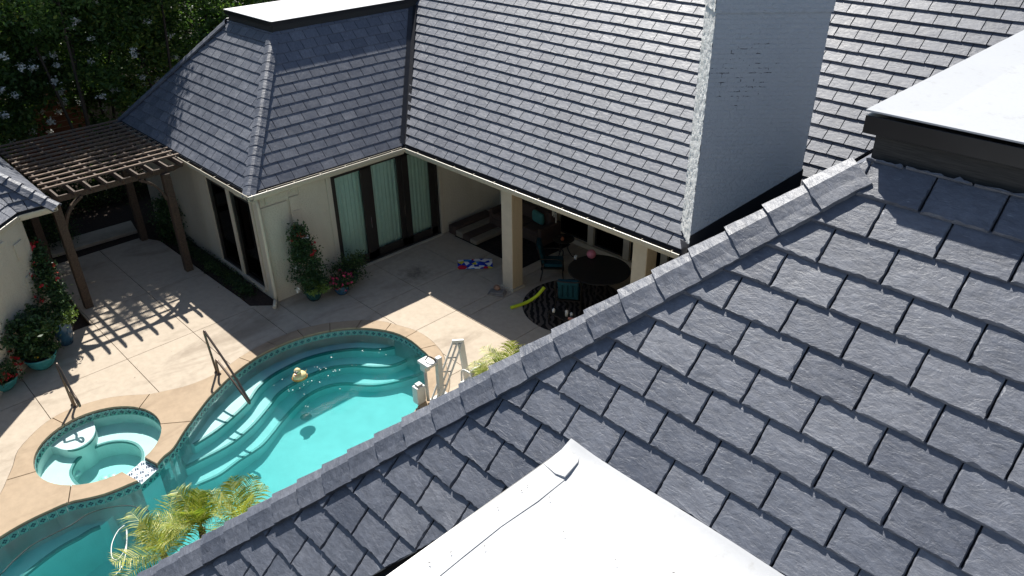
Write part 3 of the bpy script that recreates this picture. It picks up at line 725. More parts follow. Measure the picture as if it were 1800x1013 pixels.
# wing roof -------------------------------------------------------
KX = 1.06
wing_roof = MB().add([(-23.8, 7.13, 3.03), (-15.93, 7.13, 3.03), (-15.93, 18, 3.03), (-23.8, 18, 3.03), (-21.07, 9.76, 5.79), (-18.62, 9.76, 5.79), (-18.62, 18, 5.79), (-21.07, 18, 5.79)],
    [(0, 1, 5, 4), (1, 2, 6, 5), (3, 0, 4, 7), (4, 5, 6, 7)]).build('wing_roof', M['underlay'], house)
WS = Slope((-15.97, 0, 3.065), (0, 1, 0), (-1, 0, KX), .015); E_W = .1853 * math.hypot(1, KX)
hW0 = Vector((-15.95, 7.1, 3.05)); hW1 = wtop
wh = WS.half(hW0, hW1, Vector((-17, 10, 4.5))); wh = (wh[0], wh[1], wh[2] - .02)
wv = WS.half(IC, VW, Vector((-17, 9, 4.5))); wv = (wv[0], wv[1], wv[2] - .055)
wt = lay(WS, [[wh, wv, WS.half(wtop, wtop + Vector((0, 1, 0)), Vector((-17, 9, 4))), ]], .403, E_W, 16, 6, 15, 7.541, 7.541 + .2015)
LS = Slope((0, 7.17, 3.065), (1, 0, 0), (0, 1, KX), .030)
hL0 = Vector((-23.8, 7.1, 3.05)); hL1 = Vector((-21.07, 9.76, 5.88))
lt = lay(LS, [[LS.half(hW0, hW1, Vector((-19, 8, 4))), LS.half(hL0, hL1, Vector((-19, 8, 4))), LS.half(wtop, hL1, Vector((-19, 8, 4)))]], .403, E_W, 16, -25, -15, -20.0, -20.2)
BS = Slope((-23.76, 0, 3.065), (0, -1, 0), (1, 0, KX))
bt = lay(BS, [[BS.half(hL0, hL1, Vector((-22.5, 12, 4.3))), BS.half(hL1, hL1 + Vector((0, 1, 0)), Vector((-22.5, 12, 4.3)))]], .403, E_W, 16, -15, 0, 0, .2)
hip_caps(house, hW1, hW0, (0, 1, 0), (-1, 0, 0), .272, .165, .33, .03, True, .045, first=.12, rise=.008)
hip_caps(house, hL1, hL0, (1, 0, 0), (0, 1, 0), .272, .165, .33, .03, False, .045, first=.12, rise=.008)
# the largest slates in the picture stay single pieces (300 in all), the rest is one field
far = [(t, (t[0].mat(t[1], t[2]).translation - Vector((0, 0, CH))).length, par) for par, L in ((main_roof, mt), (wing_roof, wt)) for t in L]
far.sort(key=lambda q: q[1]); room = max(0, 296 - n_near)
for t, d, par in far[:room]: slate_object(t, par, False)
slate_stuff([t for t, d, p in far[room:]] + lt + bt + field, 'slate_field', house)
# valley metal
def strip(name, P, Q, n1, n2, w, mat, parent, lift=.02):
    P, Q = Vector(P), Vector(Q); d = (Q - P).normalized(); a = Vector(n1); a = (a - d * a.dot(d)).normalized(); c = Vector(n2); c = (c - d * c.dot(d)).normalized(); Z = Vector((0, 0, lift))
    b = MB(); b.add([P + Z, Q + Z, Q + a * w + Z * 1.3, P + a * w + Z * 1.3], [(0, 1, 2, 3)]); b.add([P + Z, Q + Z, Q + c * w + Z * 1.3, P + c * w + Z * 1.3], [(3, 2, 1, 0)])
    return b.build(name, mat, parent)
strip('valley_flashing', IC + Vector((0, 0, .0)), VW, (1, 0, 0.), (0, -1, 0.), .13, M['valley'], house, .035)
strip('valley_flashing', (-7.0, 11.6, 3.04), (-2.2, 16.25, 7.8), (-1, 0, 0), (0, -1, 0), .16, M['black_metal'], house, .03)
# flat tops
def flat_top(name, x0, y0, x1, y1, zb, zm, zt, parent, out=.05, rim=.28):
    b = MB()
    b.box((x0 + .02, y0 + .02, zb), (x1, y1, zm), 0)
    o = b.build(name + '_curb', M['black_board'], parent)
    b = MB(); b.box((x0 - out, y0 - out, zm - .005), (x1, y1, zt - .03), 0); b.build('drip_edge', M['black_metal'], o, bevel=.004)
    b = MB(); e = out + .004; h = .022
    v = [(x0 - e, y0 - e, zt - .006), (x1, y0 - e, zt - .006), (x1, y1, zt - .006), (x0 - e, y1, zt - .006), (x0 - e, y0 - e, zt + h * .2), (x1, y0 - e, zt + h * .2), (x1, y1, zt + h * .2), (x0 - e, y1, zt + h * .2),
         (x0 + rim, y0 + rim, zt - .012), (x1, y0 + rim, zt - .012), (x1, y1, zt - .012), (x0 + rim, y1, zt - .012)]
    b.add(v, [(0, 1, 5, 4), (3, 0, 4, 7), (4, 5, 9, 8), (7, 4, 8, 11), (8, 9, 10, 11)]); b.build('membrane', M['membrane'], o)
flat_top('near_top', NC.x + .02, NC.y - .0, 8, 25, NC.z - .35, 8.41, 8.548, house, .045, .27)
flat_top('wing_top', -21.05, 9.78, -18.62, 18, 5.6, 6.02, 6.14, house, .05, .01)
# low white flat roof cut into the near slope
b = MB(); zt = WRZ
v = [(WRX, -3, zt), (6, -3, zt), (6, WRY, zt), (WRX, WRY, zt), (WRX, -3, zt - .12), (WRX, WRY, zt - .12), (6, -3, zt - .12)]
lw = MB(); nx, ny = 26, 16
vv = []
def lowz(x, y):
    dx, dy = x - WRX, WRY - y
    return zt + .016 * math.exp(-(dx / .14) ** 2) + .05 * math.exp(-max(dy, 0) / .06) - .008 + .003 * math.sin(x * 5 + y * 3) + .002 * math.sin(y * 9 - x * 4)
for j in range(ny + 1):
    for i in range(nx + 1):
        x = WRX + (6 - WRX) * (i / nx) ** 2; y = WRY + .012 - (WRY + 3) * (j / ny) ** 2; vv.append((x, y, lowz(x, y)))
lw.add(vv, [(j * (nx + 1) + i, (j + 1) * (nx + 1) + i, (j + 1) * (nx + 1) + i + 1, j * (nx + 1) + i + 1) for j in range(ny) for i in range(nx)], 0, True)
low_roof = lw.build('low_flat_roof', M['membrane'], house)
b = MB(); b.box((WRX - .012, -3, zt - .16), (WRX + .004, WRY - .02, zt + .004)); b.build('drip_edge', M['black_metal'], low_roof)
# folded white boot at its corner and the lap strip along its left edge
q = ats([(1004, 783), (1020, 795), (1016, 812), (993, 838), (976, 832), (956, 815), (968, 806)], zt + .02)
b = MB(); n = len(q); c_ = sum(q, Vector()) / n + Vector((0, 0, .010))
b.add(q + [c_] + [p - Vector((0, 0, .04)) for p in q], [(n, (i + 1) % n, i) for i in range(n)] + [(i, (i + 1) % n, n + 1 + (i + 1) % n, n + 1 + i) for i in range(n)], 0, False); b.build('corner_boot', M['membrane'], low_roof)
b = MB(); L = [(WRX + .19 + .010 * math.sin(k * 2.1), WRY - .22 - .3 * k) for k in range(18)]
for (xa, ya), (xb, yb) in zip(L, L[1:]):
    P = [Vector((x, y, lowz(x, y) + .006)) for x, y in ((xa, ya), (xb, yb), (xb - .08, yb), (WRX + .01, yb), (WRX + .01, ya), (xa - .08, ya))]
    b.add(P + [P[0] - Vector((0, 0, .02)), P[1] - Vector((0, 0, .02))], [(0, 5, 2, 1), (5, 4, 3, 2), (0, 1, 7, 6)])
b.build('lap_strip', M['membrane'], low_roof)
# metal below its left edge, closing the notch in the slope
p1, p2 = onNS(788, 941), onNS(620, 1033); b = MB(); dz = Vector((0, 0, -.012))
b.add([p1 + dz, p2 + dz, Vector((WRX, p2.y, WRZ - 1.7)), Vector((WRX, WRY, WRZ - .15)), Vector((WRX, p2.y, WRZ - .14))], [(0, 1, 2), (0, 2, 3), (3, 2, 4)]); b.build('notch_flashing', M['black_metal'], house)
b = MB(); b.beam(p1 + Vector((0, 0, .006)), p2 + Vector((0, 0, .006)), .02, .02); b.build('metal_edge', M['black_metal'], house)
# walls ----------------------------------------------------------
def wallbox(a, c, name='wall', mat='stucco', parent=None): return MB().box(a, c).build(name, M[mat], parent or house)
XW = -16.12                                                       # wing wall facing the patio
wallbox((XW - .22, 7.40, -.1), (XW, 9.37, 2.92))
wallbox((XW - .22, 12.80, -.1), (XW + .02, 15.3, 2.92))
wallbox((XW - .22, 9.37, 2.80), (XW, 12.80, 2.93), 'lintel', 'trim')
wallbox((-23.6, 7.40, -.1), (-18.95, 7.62, 2.92)); wallbox((-16.60, 7.40, -.1), (XW - .22, 7.62, 2.92)); wallbox((-18.95, 7.40, -.1), (-16.60, 7.66, .16)); wallbox((-18.95, 7.40, 2.55), (-16.60, 7.62, 2.92))
wallbox((-23.6, 7.62, -.1), (-23.4, 18, 2.92)); wallbox((-23.6, 17.8, -.1), (-6.7, 18, 2.92))
wallbox((-6.95, .2, -.1), (-6.7, 24, 2.72))
wallbox((XW - .22, 15.18, -.1), (-13.6, 15.4, 2.92)); wallbox((-13.6, 15.18, -.1), (-7.3, 15.4, .14)); wallbox((-13.6, 15.18, 2.3), (-7.3, 15.4, 2.92))
MB().box((-15.93, 7.2, 2.90), (-23.7, 18, 2.935)).build('soffit', M['trim'], house)
MB().box((-16.0, 11.66, 2.86), (-7.2, 15.4, 2.90)).build('soffit', M['trim'], house)
for a, c in (((-15.95, 7.15, 2.86), (-15.92, 11.55, 3.0)), ((-23.75, 7.15, 2.86), (-15.92, 7.18, 3.0)), ((-15.92, 11.60, 2.87), (-7.3, 11.64, 3.0)), ((-7.04, -.3, 2.7), (-7.02, 11.6, 2.84))): MB().box(a, c).build('fascia', M['trim'], house)
# raised stucco bands and pilaster on the wing wall
for a, c in (((XW, 7.55, 2.60), (XW + .035, 8.15, 2.86)), ((XW, 8.45, 2.62), (XW + .03, 9.2, 2.86)), ((XW, 8.16, 1.0), (XW + .04, 8.42, 2.6)), ((XW, 8.20, 2.2), (XW + .065, 8.38, 2.24)), ((XW, 8.20, 1.8), (XW + .065, 8.38, 1.84)), ((XW, 9.22, .0), (XW + .03, 9.36, 2.8)), ((XW - .01, 7.37, -.05), (XW + .035, 8.1, 2.55))):
    MB().box(a, c).build('stucco_band', M['stucco'], house, bevel=.012)
# trim at the end of the doors
MB().box((XW, 12.80, 0), (XW + .045, 12.92, 2.86)).build('door_trim', M['trim'], house)
# sliding doors with curtains
def curtain(parent, y0, y1, x, z0, z1, seed, mat):
    b = MB(); n = int((y1 - y0) / .018); r = random.Random(seed); ph = [r.uniform(0, 6) for _ in range(4)]
    f = lambda y, z: .018 * math.sin(y * 52 + ph[0] + .5 * math.sin(y * 9 + z)) + .010 * math.sin(y * 91 + ph[1]) + .008 * math.sin(y * 23 + z * 1.2 + ph[2])
    Z = [z0, (z0 + z1) / 2, z1]
    b.add([(x + f(y0 + (y1 - y0) * i / n, z), y0 + (y1 - y0) * i / n, z) for z in Z for i in range(n + 1)], [(j * (n + 1) + i, j * (n + 1) + i + 1, (j + 1) * (n + 1) + i + 1, (j + 1) * (n + 1) + i) for j in range(2) for i in range(n)], 0, True)
    return b.build('curtain', mat, parent)
M['curtain'] = plain('pale_teal_curtain', (.42, .54, .50), .9, 0, .1, .04)
sd = MB(); sd.box((XW - .16, 9.37, -.02), (XW - .02, 9.45, 2.8)); sd.box((XW - .16, 12.72, -.02), (XW - .02, 12.80, 2.8)); sd.box((XW - .16, 9.37, 2.73), (XW - .02, 12.8, 2.8)); sd.box((XW - .16, 9.37, -.02), (XW + .0, 12.8, .05))
door = sd.build('sliding_door', M['dark_frame'], house, bevel=.004)
for k, (ya, yb, off) in enumerate(((9.45, 10.52, -.045), (10.46, 11.68, -.095), (11.62, 12.72, -.045))):
    xx = XW + off; p = MB(); st_ = .20 if k != 0 else .24
    p.box((xx - .04, ya, .05), (xx, ya + (.06 if k == 0 else .2), 2.73)); p.box((xx - .04, yb - st_, .05), (xx, yb, 2.73)); p.box((xx - .04, ya, .05), (xx, yb, .27)); p.box((xx - .04, ya, 2.68), (xx, yb, 2.73))
    pn = p.build('door_panel', M['dark_frame'], house, bevel=.004); pn.parent = door; pn.matrix_parent_inverse = Matrix()
    MB().beam((xx + .02, yb - .07, 1.0), (xx + .02, yb - .07, 1.3), .02, .03).build('door_handle', M['chrome'], door)
    MB().box((xx - .022, ya + .05, .25), (xx - .016, yb - .05, 2.70)).build('pane', M['glass'], door)
    curtain(door, ya + .02, yb - .02, xx - .16, .06, 2.7, k, M['curtain'])
MB().box((XW - .6, 9.3, 0), (XW - .55, 12.85, 2.85)).build('room_back', M['room'], house)
MB().box((XW - .14, 9.37, -.06), (XW + .10, 12.8, .012)).build('threshold', M['trim'], house)
# tall windows of the wing
for k, (xa, xb) in enumerate(((-18.93, -17.83), (-17.68, -16.62))):
    w = MB(); w.box((xa, 7.40, .16), (xa + .07, 7.50, 2.55)); w.box((xb - .04, 7.40, .16), (xb, 7.50, 2.55)); w.box((xa, 7.40, .16), (xb, 7.50, .22)); w.box((xa, 7.40, 2.49), (xb, 7.50, 2.55))
    wf = w.build('window', M['dark_frame'], house, bevel=.003)
    MB().box((xa + .05, 7.46, .2), (xb - .02, 7.466, 2.5)).build('pane', M['glass_dark'], wf)
MB().box((-17.83, 7.37, .1), (-17.68, 7.52, 2.6)).build('mullion', M['trim'], house)
MB().box((-19.0, 7.34, .10), (-16.6, 7.42, .17)).build('sill', M['trim'], house)
MB().box((-19.05, 7.37, .16), (-18.93, 7.42, 2.62)).build('window_trim', M['trim'], house); MB().box((-16.62, 7.37, .16), (-16.5, 7.42, 2.62)).build('window_trim', M['trim'], house)
MB().box((-19.3, 8.1, 0), (-16.35, 8.15, 2.85)).build('room_back', M['room'], house)
# patio back windows
for xa, xb in ((-13.5, -12.42), (-12.22, -11.17), (-10.98, -9.95), (-9.75, -8.7)):
    w = MB(); w.box((xa, 15.14, .14), (xa + .04, 15.22, 2.3)); w.box((xb - .04, 15.14, .14), (xb, 15.22, 2.3)); w.box((xa, 15.14, .14), (xb, 15.22, .18)); wf = w.build('window', M['dark_frame'], house)
    MB().box((xa + .02, 15.19, .16), (xb - .02, 15.196, 2.3)).build('pane', M['glass_dark'], wf)
    MB().box((xb, 15.06, .14), (xb + .2, 15.24, 2.3)).build('mullion', M['trim'], house)
MB().box((-13.6, 15.02, .0), (-7.6, 15.2, .14)).build('sill', M['trim'], house)
MB().box((-16, 15.7, 0), (-7.4, 15.75, 2.85)).build('room_back', M['room'], house)
# columns
for x0_ in (-12.58, -8.57):
    c = MB(); c.box((x0_, 11.9, .0), (x0_ + .36, 12.26, 2.86)); cc = c.build('column', M['trim'], house, bevel=.008)
    for k in range(4):
        a = 11.905 + k * .0885; MB().box((x0_ + .36, a, .06), (x0_ + .376, a + .082, 2.84)).build('plank', M['plank'], cc)
    MB().box((x0_ - .04, 11.86, 0), (x0_ + .41, 12.30, .05)).build('column_base', M['trim'], cc)
# downspout at the wing corner
b = MB(); L = [Vector((-16.75, 7.12, 2.98)), Vector((-16.7, 7.14, 2.86)), Vector((-16.45, 7.26, 2.78)), Vector((-16.12, 7.30, 2.74)), Vector((-16.03, 7.32, 2.60)), Vector((-16.03, 7.33, .28)), Vector((-15.97, 7.27, .12)), Vector((-15.80, 7.14, .05))]
b.tube(spline(L, 3), .05, 8); b.build('downspout', M['gutter'], house)
# chimney --------------------------------------------------------
def chimney_mat():
    t = NT('painted_brick', .8, .25); c = t.coord(1, True)
    br = t.n('TexBrick', Vector=c, Scale=1.0, _offset=.5); br.inputs['Brick Width'].default_value = .215; br.inputs['Row Height'].default_value = .078; br.inputs['Mortar Size'].default_value = .007; br.inputs['Mortar Smooth'].default_value = .6
    n1 = t.noise(c, 16, 6, .65, .5); n2 = t.noise(c, 1.5, 4); n3 = t.noise(t.coord(1, True, (1, 2.5, 1)), 7, 5, .7)
    col = t.mix(n2, (.50, .53, .55), (.60, .62, .62))
    mort = br.outputs['Fac']
    chip = t.mix(1.0, t.ramp(n3, [(.545, 0.), (.57, 1.)]), t.ramp(mort, [(.12, 0.), (.35, 1.)]), 'MULTIPLY')
    dd = t.n('VectorMath', _operation='DISTANCE', i0=c, i1=(.55, 3.75, 0)).outputs['Value']; dd = t.n('Math', _operation='ADD', i0=dd, i1=t.n('Math', _operation='MULTIPLY', i0=t.noise(c, 3.1, 3), i1=1.5).outputs[0]); dd = t.n('Math', _operation='MULTIPLY', i0=dd.outputs[0], i1=.4).outputs[0]
    patch = t.ramp(dd, [(.46, 1.), (.54, 0.)])
    z_ = t.n('SeparateXYZ', Vector=c).outputs['Y']; band = t.ramp(z_, [(.0, 0.), (.3, 1.), (1.0, 1.)]); 
    chip = t.mix(1.0, chip, patch, 'MULTIPLY'); col = t.mix(chip, col, (.045, .042, .04))
    h = t.mix(.82, t.ramp(mort, [(0, 1.), (1, .6)]), n1)
    return t.out(col, t.bump(h, 1.0, .045))
M['chimney'] = chimney_mat()
M['sunlit_rough_render'] = stucco_mat('sunlit_rough_render', (.72, .72, .70), (.80, .80, .78), .6, 26)  # rough side face, painted paler than the front so it reads as sunlit
F = Vector((-6.85, 11.27, 0)); Cd = Vector((.7071, .7071, 0)); Bd = Vector((-.7071, .7071, 0)); Lc, Dc = 1.83, .80
def rough_slab(b, o, u, v, nu, nv, amp, mi, rag=0.0, course=0):
    n_ = u.cross(v).normalized(); V = []
    for j in range(nv + 1):
        for i in range(nu + 1):
            e = i in (0, nu) or j in (0, nv)
            if course and j % 4 == 0 and random.random() < .8: o_ = -course * random.random()
            else: o_ = 0
            V.append(o + u * (i / nu) + v * (j / nv) + n_ * o_ + n_ * (0 if e and not rag else (random.random() - .5) * amp) + (u.normalized() * (random.random() - .5) * rag if i in (0, nu) else Vector()))
    b.add(V, [(j * (nu + 1) + i, j * (nu + 1) + i + 1, (j + 1) * (nu + 1) + i + 1, (j + 1) * (nu + 1) + i) for j in range(nv) for i in range(nu)], mi, True)
ch = MB(); X_, Y_, Zn = Vector((1, 0, 0)), Vector((0, 1, 0)), Vector((0, 0, 1))
rough_slab(ch, Vector((0, 0, 0)), X_ * Lc, Y_ * 4.72, 60, 242, .007, 0, .010, .007)
rough_slab(ch, Vector((-.022, 4.70, .022)), X_ * (Lc + .044), Y_ * 1.3, 60, 66, .007, 0, .010, .007)
ch.add([(-.022, 4.70, .022), (Lc + .022, 4.70, .022), (Lc + .022, 4.70, -.02), (-.022, 4.70, -.02)], [(3, 2, 1, 0)], 0)
rough_slab(ch, Vector((0, .5, -Dc)), Zn * Dc, Y_ * 4.25, 18, 100, .022, 1, .012)
rough_slab(ch, Vector((-.03, 4.72, -Dc)), Zn * (Dc + .03), Y_ * 1.28, 18, 30, .022, 1, .012)
ch.add([(Lc, 0, 0), (Lc, 0, -Dc), (Lc, 6.1, -Dc), (Lc, 6.1, 0), (0, 0, -Dc), (0, 6.1, -Dc), (0, 6.1, 0)], [(0, 1, 2, 3), (1, 4, 5, 2), (5, 6, 3, 2)], 0)
chimney = ch.build('chimney', [M['chimney'], M['sunlit_rough_render']], house)
cm = Matrix((Cd, Vector((0, 0, 1)), Vector((.7071, -.7071, 0)))).transposed().to_4x4(); cm.translation = Vector((F.x, F.y, 2.9)); chimney.matrix_basis = cm
b = MB()
def chp(s, z, off=.02): return Vector((F.x, F.y, 0)) + Cd * s + Vector((.7071, -.7071, 0)) * off + Vector((0, 0, z))
zb = lambda s: (F.x + .7071 * s) + 10
b.add([chp(0, 2.9), chp(Lc + .02, zb(Lc) - .5), chp(Lc + .02, zb(Lc) + .50), chp(-.0, zb(0) + .50), chp(0, 2.9, 0), chp(Lc + .02, zb(Lc) + .50, -.0), chp(0, zb(0) + .50, 0), chp(Lc + .02, zb(Lc) + .50, -.2), chp(Lc + .02, zb(Lc) - .5, -.2)], [(0, 1, 2, 3), (3, 2, 5, 6), (1, 8, 7, 2)])
b.build('chimney_flashing', M['black_metal'], house)
b = MB(); f0 = Vector((F.x, F.y, 0)) - Cd * .018; Bk = Bd * Dc
b.add([f0 + Vector((0, 0, 2.75)), f0 + Bk + Vector((0, 0, 2.95)), f0 + Bk + Vector((0, 0, 3.20)), f0 + Vector((0, 0, 3.48)), f0 + Cd * .015 + Vector((0, 0, 3.48)), f0 + Bk + Cd * .015 + Vector((0, 0, 3.2))], [(3, 2, 1, 0), (4, 5, 2, 3)])
b.build('chimney_flashing', M['valley'], house)

# ================================================================ PERGOLA
pg = thing('pergola', 'dark stained timber pergola with slatted top spanning the passage between the two roofs', 'pergola', (-21, 5.3, 0), world=True)
PW_ = .19
for (x, y) in ((-19.28, 3.92), (-19.33, 6.55), (-22.1, 3.92), (-22.1, 6.45)):
    MB().box((x - PW_ / 2, y - PW_ / 2, 0), (x + PW_ / 2, y + PW_ / 2, 2.80)).build('post', M['pergola'], pg, bevel=.01)
for x in (-19.38, -22.1):
    for off in (0.0,):
        b = MB(); ya, yb = 3.70, 7.0; z0, z1 = 2.79, 2.93
        prof = [(ya, z1), (ya, z1 - .09), (ya + .06, z1 - .10), (ya + .10, z0 + .03), (ya + .2, z0), (yb - .2, z0), (yb - .10, z0 + .03), (yb - .06, z1 - .10), (yb, z1 - .09), (yb, z1)]
        n = len(prof); w = .05; V = [(x + off - w / 2, y, z) for y, z in prof] + [(x + off + w / 2, y, z) for y, z in prof]
        b.add(V, [tuple(range(n)), tuple(range(n, 2 * n))[::-1]] + [(i, (i + n), (i + 1) % n + n, (i + 1) % n) for i in range(n)]); b.build('beam', M['pergola'], pg)
for x in (-19.36, -22.1):
    for y, s in ((4.0, 1), (6.45, -1)):
        L = [Vector((x, y, 2.10)), Vector((x, y + s * .10, 2.38)), Vector((x, y + s * .28, 2.62)), Vector((x, y + s * .55, 2.80))]; b = MB()
        for p, q in zip(spline(L, 3), spline(L, 3)[1:]): b.beam(p, q, .06, .11, up=(1, 0, 0))
        b.build('brace', M['pergola'], pg)
for k in range(9):
    y = 3.98 + k * .367; b = MB(); xa, xb = -18.98, -23.75; z0, z1 = 2.935, 3.075
    prof = [(xa, z1), (xa - .0, z1 - .05), (xa - .10, z0), (xb, z0), (xb, z1)]
    n = len(prof); w = .045; V = [(x, y - w / 2, z) for x, z in prof] + [(x, y + w / 2, z) for x, z in prof]
    b.add(V, [tuple(range(n)), tuple(range(n, 2 * n))[::-1]] + [(i, (i + n), (i + 1) % n + n, (i + 1) % n) for i in range(n)]); b.build('rafter', M['pergola'], pg)
for k in range(13):
    x = -19.60 - k * .337; b = MB(); j = random.uniform(-.006, .006)
    b.beam((x - .0 + j, 3.84, 3.10), (x - j, 7.09 + random.uniform(-.02, .02), 3.10), .06, .042); b.build('slat', M['slatwood'], pg)

# ================================================================ POOL HOUSE (left edge)
ph = thing('pool_house', 'small cream stucco pool house with slate hip roof at the left edge beside the pergola', 'building', (-19.5, 1.5, 0), world=True)
P1, P2, P3 = Vector((-18.49, 3.80, 3.05)), Vector((-18.51, 3.03, 3.05)), Vector((-16.4, .92, 3.05))
def ph_slope(a, c, up, z=.0): return Slope(a + Vector((0, 0, .02)), (c - a), Vector(up))
prb = MB(); in1 = Vector((-1, 0, 1)).normalized(); 
apex = P1 + Vector((-2.6, -2.6, 2.6))
vj = P2 + Vector((-2.6, -1.077, 2.6))                             # valley between the end slope and the chamfer slope
zz = -.015
pts = [P1, P2, P3, apex, vj, Vector((-30, 3.8, 3.05)), Vector((-30, 1.2, 5.65)), P3 + Vector((-2.6, -1.077, 2.6)), Vector((-16.4, -6, 3.05)), Vector((-19, -6, 5.65))]
prb.add([p + Vector((0, 0, zz)) for p in pts], [(0, 3, 4, 1), (1, 4, 7, 2), (5, 6, 3, 0), (2, 7, 9, 8)])
ph_roof = prb.build('roof', M['underlay'], ph)
T2 = Slope(Vector((P1.x - .05, 0, P1.z + .06)), (0, 1, 0), (-1, 0, 1))
cen = Vector((-19.2, 2.9, 3.7))
r2 = [T2.half(P1, apex, cen), T2.half(P2, vj, Vector((-19.0, 3.2, 3.5)))]
s1 = lay(T2, [r2], .392, .2496, 12, -1, 5, .1, .3)
C3 = (P3 - P2).normalized(); T3 = Slope(P2 + Vector((-.03, -.03, .05)), -C3, Vector((-.7071, -.7071, 1)))
s2 = lay(T3, [[T3.half(P2, vj, Vector((-18.5, 1.8, 3.9)))]], .392, .2496, 13, -3.4, 3, .15, .35)
T1 = Slope(Vector((0, P1.y - .05, P1.z + .06)), (-1, 0, 0), (0, -1, 1))
s3 = lay(T1, [[T1.half(P1, apex, Vector((-22, 3, 3.8)))]], .392, .2496, 13, 18.3, 28, 18.5, 18.7)
tt = sorted(s1 + s2 + s3, key=lambda t: (t[0].mat(t[1], t[2]).translation - Vector((0, 0, CH))).length)
for t in tt[:290]: slate_object(t, ph_roof, False)
if tt[290:]: slate_stuff(tt[290:], 'slate_field', ph)
hip_caps(ph, apex, P1 + Vector((-.03, -.03, .04)), (0, -1, 0), (-1, 0, 0), .283, .19, .34, .028, True)
gutter(ph, P1 + Vector((-11, 0, 0)), P1, (0, 1, 0)); gutter(ph, P1, P2, (1, 0, 0)); gutter(ph, P2, P3, (.7071, .7071, 0))
W0 = Vector((-18.62, 3.06, 0)); W1 = W0 + C3 * 3.2
b = MB(); b.prism([W0, W1, W1 + Vector((0, -4, 0)), W1 + Vector((-12, -4, 0)), W0 + Vector((-12, 0, 0))], -.1, 2.93); b.build('wall', M['stucco'], ph)
nrm = Vector((.7071, .7071, 0))
for s0, s1_, z0, z1 in ((.25, .55, 2.2, 2.55), (.25, .55, 1.4, 1.75), (.8, 2.9, 2.72, 2.78)):
    a = W0 + C3 * s0; c = W0 + C3 * s1_; MB().beam(a + nrm * .01 + Vector((0, 0, (z0 + z1) / 2)), c + nrm * .01 + Vector((0, 0, (z0 + z1) / 2)), .05, z1 - z0).build('stucco_band', M['stucco'], ph, bevel=.01)
MB().prism([P1 + Vector((-.1, -.1, 0)), P2 + Vector((-.1, 0, 0)), P3 + Vector((-.1, -.1, 0)), P3 + Vector((-3, -3, 0)), P1 + Vector((-10, -3, 0)), P1 + Vector((-10, -.1, 0))], 2.88, 2.93).build('soffit', M['trim'], ph)

# ================================================================ PLANTS
GR = [(0, (.015, .032, .010)), (.4, (.030, .062, .016)), (.75, (.055, .10, .025)), (1, (.10, .16, .035))]
M['leaf_tree'] = leaf_mat('tree_leaf', [(0, (.03, .065, .024)), (.5, (.085, .155, .048)), (.85, (.16, .24, .07)), (1, (.28, .32, .08))], .45)
M['leaf_dark'] = leaf_mat('dark_leaf', [(0, (.014, .030, .013)), (.6, (.04, .078, .027)), (1, (.11, .16, .05))], .35)
M['leaf_pot'] = leaf_mat('pot_leaf', [(0, (.018, .04, .014)), (.6, (.04, .085, .028)), (1, (.085, .15, .045))], .2)
M['leaf_lime'] = leaf_mat('lime_leaf', [(0, (.09, .14, .03)), (.6, (.17, .25, .05)), (1, (.28, .36, .09))], .25)
M['palm'] = leaf_mat('palm_leaflet', [(0, (.07, .13, .025)), (.40, (.20, .26, .045)), (.7, (.42, .42, .11)), (1, (.66, .62, .32))], .3)
M['red'] = plain('red_petal', (.50, .015, .02), .5, var=.3); M['pink'] = plain('pink_petal', (.55, .04, .12), .5, var=.3)
M['white_petal'] = plain('white_petal', (.78, .78, .74), .6); M['yellow'] = plain('yellow_petal', (.75, .5, .03), .5)
M['bark'] = wood_mat('bark', (.03, .024, .019), (.075, .058, .045), (3, 3, 1))
def leaves(name, centers, spread, n, size, mat, parent, aspect=.5, up=.5, rs=1, kind='stuff', tone=None):
    "leaf-sized faces scattered round clump centres"
    g = np.random.default_rng(rs); C = np.asarray(centers, float); N = n
    idx = g.integers(0, len(C), N); sp_ = np.asarray(spread, float); sp_ = sp_[idx][:, None] if sp_.ndim else sp_
    P = C[idx] + g.normal(0, 1, (N, 3)) * sp_ * np.array([1, 1, .75])
    nv = g.normal(0, 1, (N, 3)); nv[:, 2] = np.abs(nv[:, 2]) + up; nv /= np.linalg.norm(nv, axis=1)[:, None]
    t = g.normal(0, 1, (N, 3)); t -= nv * (t * nv).sum(1)[:, None]; t /= np.linalg.norm(t, axis=1)[:, None]; s = np.cross(nv, t)
    L = size * (.6 + .8 * g.random(N))[:, None]; Wd = L * aspect
    v = np.stack([P - t * L * .5, P + s * Wd * .5 - nv * L * .06, P + t * L * .55, P - s * Wd * .5 - nv * L * .06], 1).reshape(-1, 3)
    me = bpy.data.meshes.new(name); me.vertices.add(4 * N); me.vertices.foreach_set('co', v.ravel().astype(np.float32)); me.loops.add(4 * N); me.loops.foreach_set('vertex_index', np.arange(4 * N, dtype=np.int32))
    me.polygons.add(N); me.polygons.foreach_set('loop_start', np.arange(0, 4 * N, 4, dtype=np.int32)); me.polygons.foreach_set('loop_total', np.full(N, 4, np.int32)); me.update()
    ct = g.random(len(C)); r = np.clip(.45 * ct[idx] + .65 * g.random(N) ** 1.3, 0, 1); a = me.attributes.new('rnd', 'FLOAT', 'FACE'); a.data.foreach_set('value', r.astype(np.float32))
    return meshobj(name, me, parent, mat, kind)
def crown_clumps(c, r, n, rs, shell=.55):
    g = np.random.default_rng(rs); d = g.normal(0, 1, (n, 3)); d /= np.linalg.norm(d, axis=1)[:, None]; q = shell + (1 - shell) * g.random(n) ** .6
    return np.array(c) + d * q[:, None] * np.array(r) * (.8 + .4 * g.random((n, 1)))
def blossoms(name, pts, size, mat, parent, per=26, rs=3):
    P = []; g = np.random.default_rng(rs)
    return leaves(name, pts, size, len(pts) * per, size * .75, mat, parent, .9, .8, rs)
